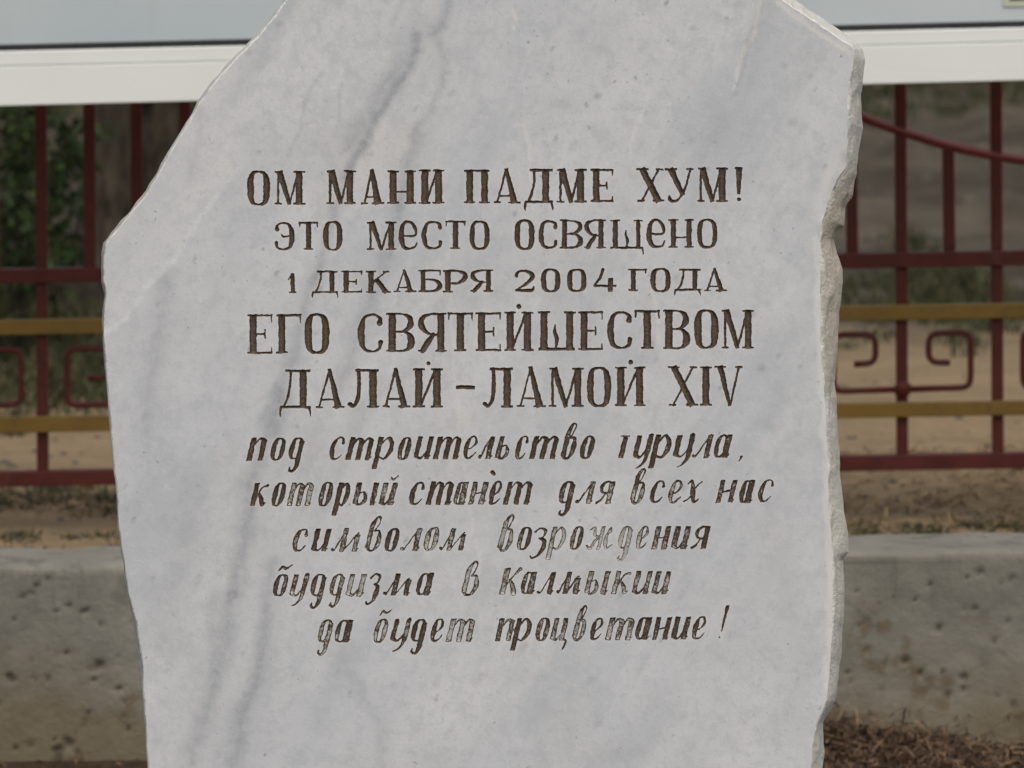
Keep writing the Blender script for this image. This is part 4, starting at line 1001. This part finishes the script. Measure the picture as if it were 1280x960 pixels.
# dry grass and straw
def litter(name, n, xr_, yr_, mat, L, wid, seed, zf, flat=.2, dens=None):
    r = np.random.default_rng(seed); x = r.uniform(*xr_, n); y = r.uniform(*yr_, n)
    if dens is not None:
        ok = r.uniform(0, 1, n) < dens(x, y); x, y = x[ok], y[ok]
    n = len(x); p = np.stack([x, y, zf(x, y, r)], -1); a = r.uniform(0, 2 * np.pi, n); el = r.normal(0, flat, n); l = L * r.uniform(.4, 1.3, n)
    d = np.stack([np.cos(a) * np.cos(el), np.sin(a) * np.cos(el), np.sin(el)], -1) * l[:, None]; s = np.stack([-np.sin(a), np.cos(a), r.normal(0, .4, n)], -1) * wid / 2
    bend = np.stack([r.normal(0, .12, n), r.normal(0, .12, n), np.abs(r.normal(0, .15, n))], -1) * l[:, None]
    V = np.stack([p - d / 2 - s, p - d / 2 + s, p + bend + s, p + bend - s, p + d / 2 + s * .4, p + d / 2 - s * .4], 1).reshape(-1, 3)
    b = (np.arange(n) * 6)[:, None]; F = np.concatenate([b + np.array([0, 1, 2, 3]), b + np.array([3, 2, 4, 5])])
    me = mesh(name, V, F); attr(me, 'tint', np.repeat(r.uniform(0, 1, n), 6)); return obj(name, me, mat)
tag(litter('dry_straw', 16000, (-1.6, 1.9), (10.6, 12.6), STRAW, .05, .0026, 12, lambda x, y, r: gz(x, y) + r.uniform(0, .006, len(x)), .2, lambda x, y: np.clip(fbm(x * 2.6, y * 2.6, 44) * 1.6 + .12 + .5 * (x > .5), 0, 1)),
    'scattered dry straw on the sand between wall and fence', 'straw', kind='stuff')
# heap of dry brown grass against the wall, lower right
def heap(x): return -.018 + .064 * np.exp(-((x - .47) / .15) ** 2) + .014 * np.exp(-((x - .68) / .1) ** 2) + .004 * np.sin(x * 31)
def heap_z(x, y): return np.clip(heap(x), -.02, 1) * sstep(9.9, 10.28, y) + gz(x, y)
tag(litter('dry_grass_heap', 60000, (.30, 1.35), (9.95, 10.33), HUMUS, .038, .0026, 14, lambda x, y, r: heap_z(x, y) - .01 + r.exponential(.009, len(x)) - r.uniform(0, .02, len(x)), .3),
    'heap of dead brown grass against the wall at lower right', 'dry grass', kind='stuff')
tag(litter('ground_litter', 9000, (-1.4, .35), (9.9, 10.34), HUMUS, .04, .003, 15, lambda x, y, r: gz(x, y) - r.uniform(.006, .02, len(x)), .2),
    'dark plant litter along the foot of the wall, left of the slab', 'litter', kind='stuff')
r_ = np.random.default_rng(19); n = 260
x = r_.normal(.62, .16, n); y = r_.uniform(10.18, 10.31, n)
tag(blades('dry_stalks', np.stack([x, y, heap_z(x, y) - .01], -1), r_.uniform(.02, .08, n), .0014, STRAW, 1.6, 3, 21), 'thin dry stalks leaning on the wall above the dead grass', 'dry grass', kind='stuff')
# pebbles and clods
def pebbles(name, n, xr_, yr_, rr, seed, mat):
    r = np.random.default_rng(seed); bm = bmesh.new(); bmesh.ops.create_icosphere(bm, subdivisions=1, radius=1); bv = np.array([v.co[:] for v in bm.verts]); bf = np.array([[v.index for v in f.verts] for f in bm.faces]); bm.free()
    x = r.uniform(*xr_, n); y = r.uniform(*yr_, n); s = rr * r.lognormal(0, .5, n)
    V = bv[None] * (1 + r.normal(0, .16, (n, len(bv), 1))) * s[:, None, None] * np.array([1, 1, .6]) + np.stack([x, y, gz(x, y)], -1)[:, None]
    F = bf[None] + (np.arange(n) * len(bv))[:, None, None]
    return obj(name, mesh(name, V.reshape(-1, 3), F.reshape(-1, 3)), mat)
PEB = m_flat('pebble_grey', (.13, .11, .085), (.08, .068, .052), .9, 3)
tag(pebbles('clods', 1500, (-2.6, 2.6), (15.5, 26), .012, 31, PEB), 'earth clods and stones on the dug ground behind the fence', 'stones', kind='stuff')
tag(pebbles('pebbles', 700, (-1.5, 1.8), (10.65, 14.5), .0055, 32, PEB), 'small pebbles on the sand near the fence', 'pebbles', kind='stuff')

# ================================================================== TREE (two stems) at the left
TD = 16.2
tree = empty('old_tree', (*Pg(165, 405, .25), .22), 'old tree with two furrowed grey-brown stems behind the fence, left of the slab', 'tree')
def limb(name, pts, rads, parent, seed, seg=18):
    # smooth the path, then flute it
    n = 26; t = np.linspace(0, 1, n); k = np.linspace(0, 1, len(pts)); A = np.array(pts, float)
    path = np.stack([np.interp(t, k, A[:, i]) for i in range(3)], -1)
    for _ in range(2): path[1:-1] = (path[:-2] + 2 * path[1:-1] + path[2:]) / 4
    rad = np.interp(t, k, rads); bm = tube([tuple(p) for p in path], rad, seg)
    for v in bm.verts:
        c = path[np.argmin(((path - np.array(v.co)) ** 2).sum(1))]; d = v.co - Vector(c); a = math.atan2(d.y, d.x)
        q = 1 + .13 * mnoise.noise(Vector((math.cos(a) * 2.2 + seed, math.sin(a) * 2.2, v.co.z * 1.4))) + .09 * mnoise.noise(Vector((math.cos(a) * 6, math.sin(a) * 6 + seed, v.co.z * 3)))
        v.co = Vector(c) + d * q
    return obj(name, bm_mesh(name, bm, True), BARK, parent)
def TP(px, py, Y=TD): return tuple(P(px, py, Y))
limb('trunk', [TP(108, 440), TP(122, 360), TP(136, 250), TP(144, 130), TP(150, -300), TP(120, -900), TP(60, -1500)], [.10, .085, .07, .066, .065, .06, .04], tree, 1)
limb('trunk', [TP(190, 450, 16.4), TP(196, 350, 16.4), TP(205, 240, 16.4), TP(218, 120, 16.4), TP(240, -300, 16.5), TP(330, -900, 16.7), TP(420, -1500, 17)], [.14, .125, .11, .085, .08, .07, .04], tree, 2)
limb('trunk', [TP(150, 450, 16.3), TP(160, 330, 16.35), TP(180, 240, 16.38), TP(200, 180, 16.4)], [.10, .09, .07, .04], tree, 3)
def leaves(name, centers, n, size, mat, parent, seed, spread):
    r = np.random.default_rng(seed); C = np.array(centers); w = r.integers(0, len(C), n)
    c = C[w][:, :3] + r.normal(0, 1, (n, 3)) * np.array(spread) * (C[w][:, 3:4] if C.shape[1] > 3 else 1)
    a = r.normal(0, 1, (n, 3)); a[:, 2] -= .5; a /= np.linalg.norm(a, axis=1)[:, None]
    b = np.cross(a, r.normal(0, 1, (n, 3))); b /= np.linalg.norm(b, axis=1)[:, None]; nn = np.cross(a, b)
    L = size * r.uniform(.6, 1.3, n)[:, None]
    V = np.stack([c, c + a * L * .35 + b * L * .16 + nn * L * .05, c + a * L * .75 + b * L * .16, c + a * L, c + a * L * .75 - b * L * .16, c + a * L * .35 - b * L * .16 + nn * L * .05, c + a * L * .5 - nn * L * .05], 1).reshape(-1, 3)
    k = (np.arange(n) * 7)[:, None]; F = np.concatenate([k + np.array(q) for q in ([0, 1, 6], [1, 2, 6], [2, 3, 6], [3, 4, 6], [4, 5, 6], [5, 0, 6])])
    me = mesh(name, V, F); attr(me, 'tint', np.repeat(np.clip(r.beta(1.6, 1.6, n), 0, 1), 7)); o = obj(name, me, mat, parent); o['kind'] = 'stuff'; return o
r_ = np.random.default_rng(77)
cc = np.stack([r_.normal(-.7, 1.5, 90), r_.normal(16.6, 1.4, 90), r_.uniform(3.6, 6.6, 90)], -1)
leaves('crown', cc, 14000, .075, LEAF, tree, 5, (.28, .28, .22))

# ================================================================== SHRUB at the far left, in front of the tree
SY = 15.0
shrub = empty('leafy_shrub', (*Pg(20, 455, .25), .22), 'leafy green shrub with thin dark stems at the far left behind the fence', 'shrub')
def twig(pts, r0, Y=SY):
    w3 = [tuple(P(a, b, Y + (i * .04))) for i, (a, b) in enumerate(pts)]
    obj('stem', bm_mesh('stem', tube(w3, list(np.linspace(r0, r0 * .5, len(w3))), 7), True), BARK, shrub)
twig([(30, 460), (28, 380), (20, 280), (30, 190), (50, 100), (60, -40)], .014)
twig([(34, 470), (12, 330), (-8, 230), (-20, 120), (-30, 0)], .012)
twig([(50, 118), (66, 150), (84, 178), (106, 200), (128, 214)], .0085)
twig([(40, 470), (52, 400), (40, 330), (34, 270), (10, 180), (0, 110)], .008)
twig([(24, 300), (52, 250), (78, 240), (98, 222)], .005)
twig([(20, 178), (-10, 170), (36, 140)], .004)
r_ = np.random.default_rng(41)
cl = []
for (px, py, s) in [(30, 190, 1), (18, 215, 1), (40, 210, .8), (20, 245, 1), (30, 255, 1), (72, 205, .9), (86, 205, .7), (66, 245, .6), (70, 190, .6), (95, 175, .7), (100, 165, .6), (28, 275, 1), (14, 290, .8), (30, 310, .9), (36, 330, .9), (5, 320, .8), (15, 160, .9), (8, 140, .7), (40, 150, .7), (32, 165, .7), (80, 215, .7),
                (66, 290, .4), (76, 298, .4), (40, 340, .9), (-30, 200, 1.6), (-60, 260, 1.6), (-20, 290, 1.4), (-40, 140, 1.4), (-70, 340, 1.6), (10, 345, .9), (0, 240, 1.2), (30, 120, 1), (60, 60, 1), (0, 20, 1.4), (62, 240, .6), (90, 250, .5), (30, 225, 1), (24, 200, 1), (38, 300, .7), (70, 330, .4), (90, 320, .35)]:
    p = P(px, py, SY + r_.normal(0, .12)); cl.append((*p, s))
leaves('foliage', cl, 1350, .040, LEAF, shrub, 6, (.034, .10, .034))
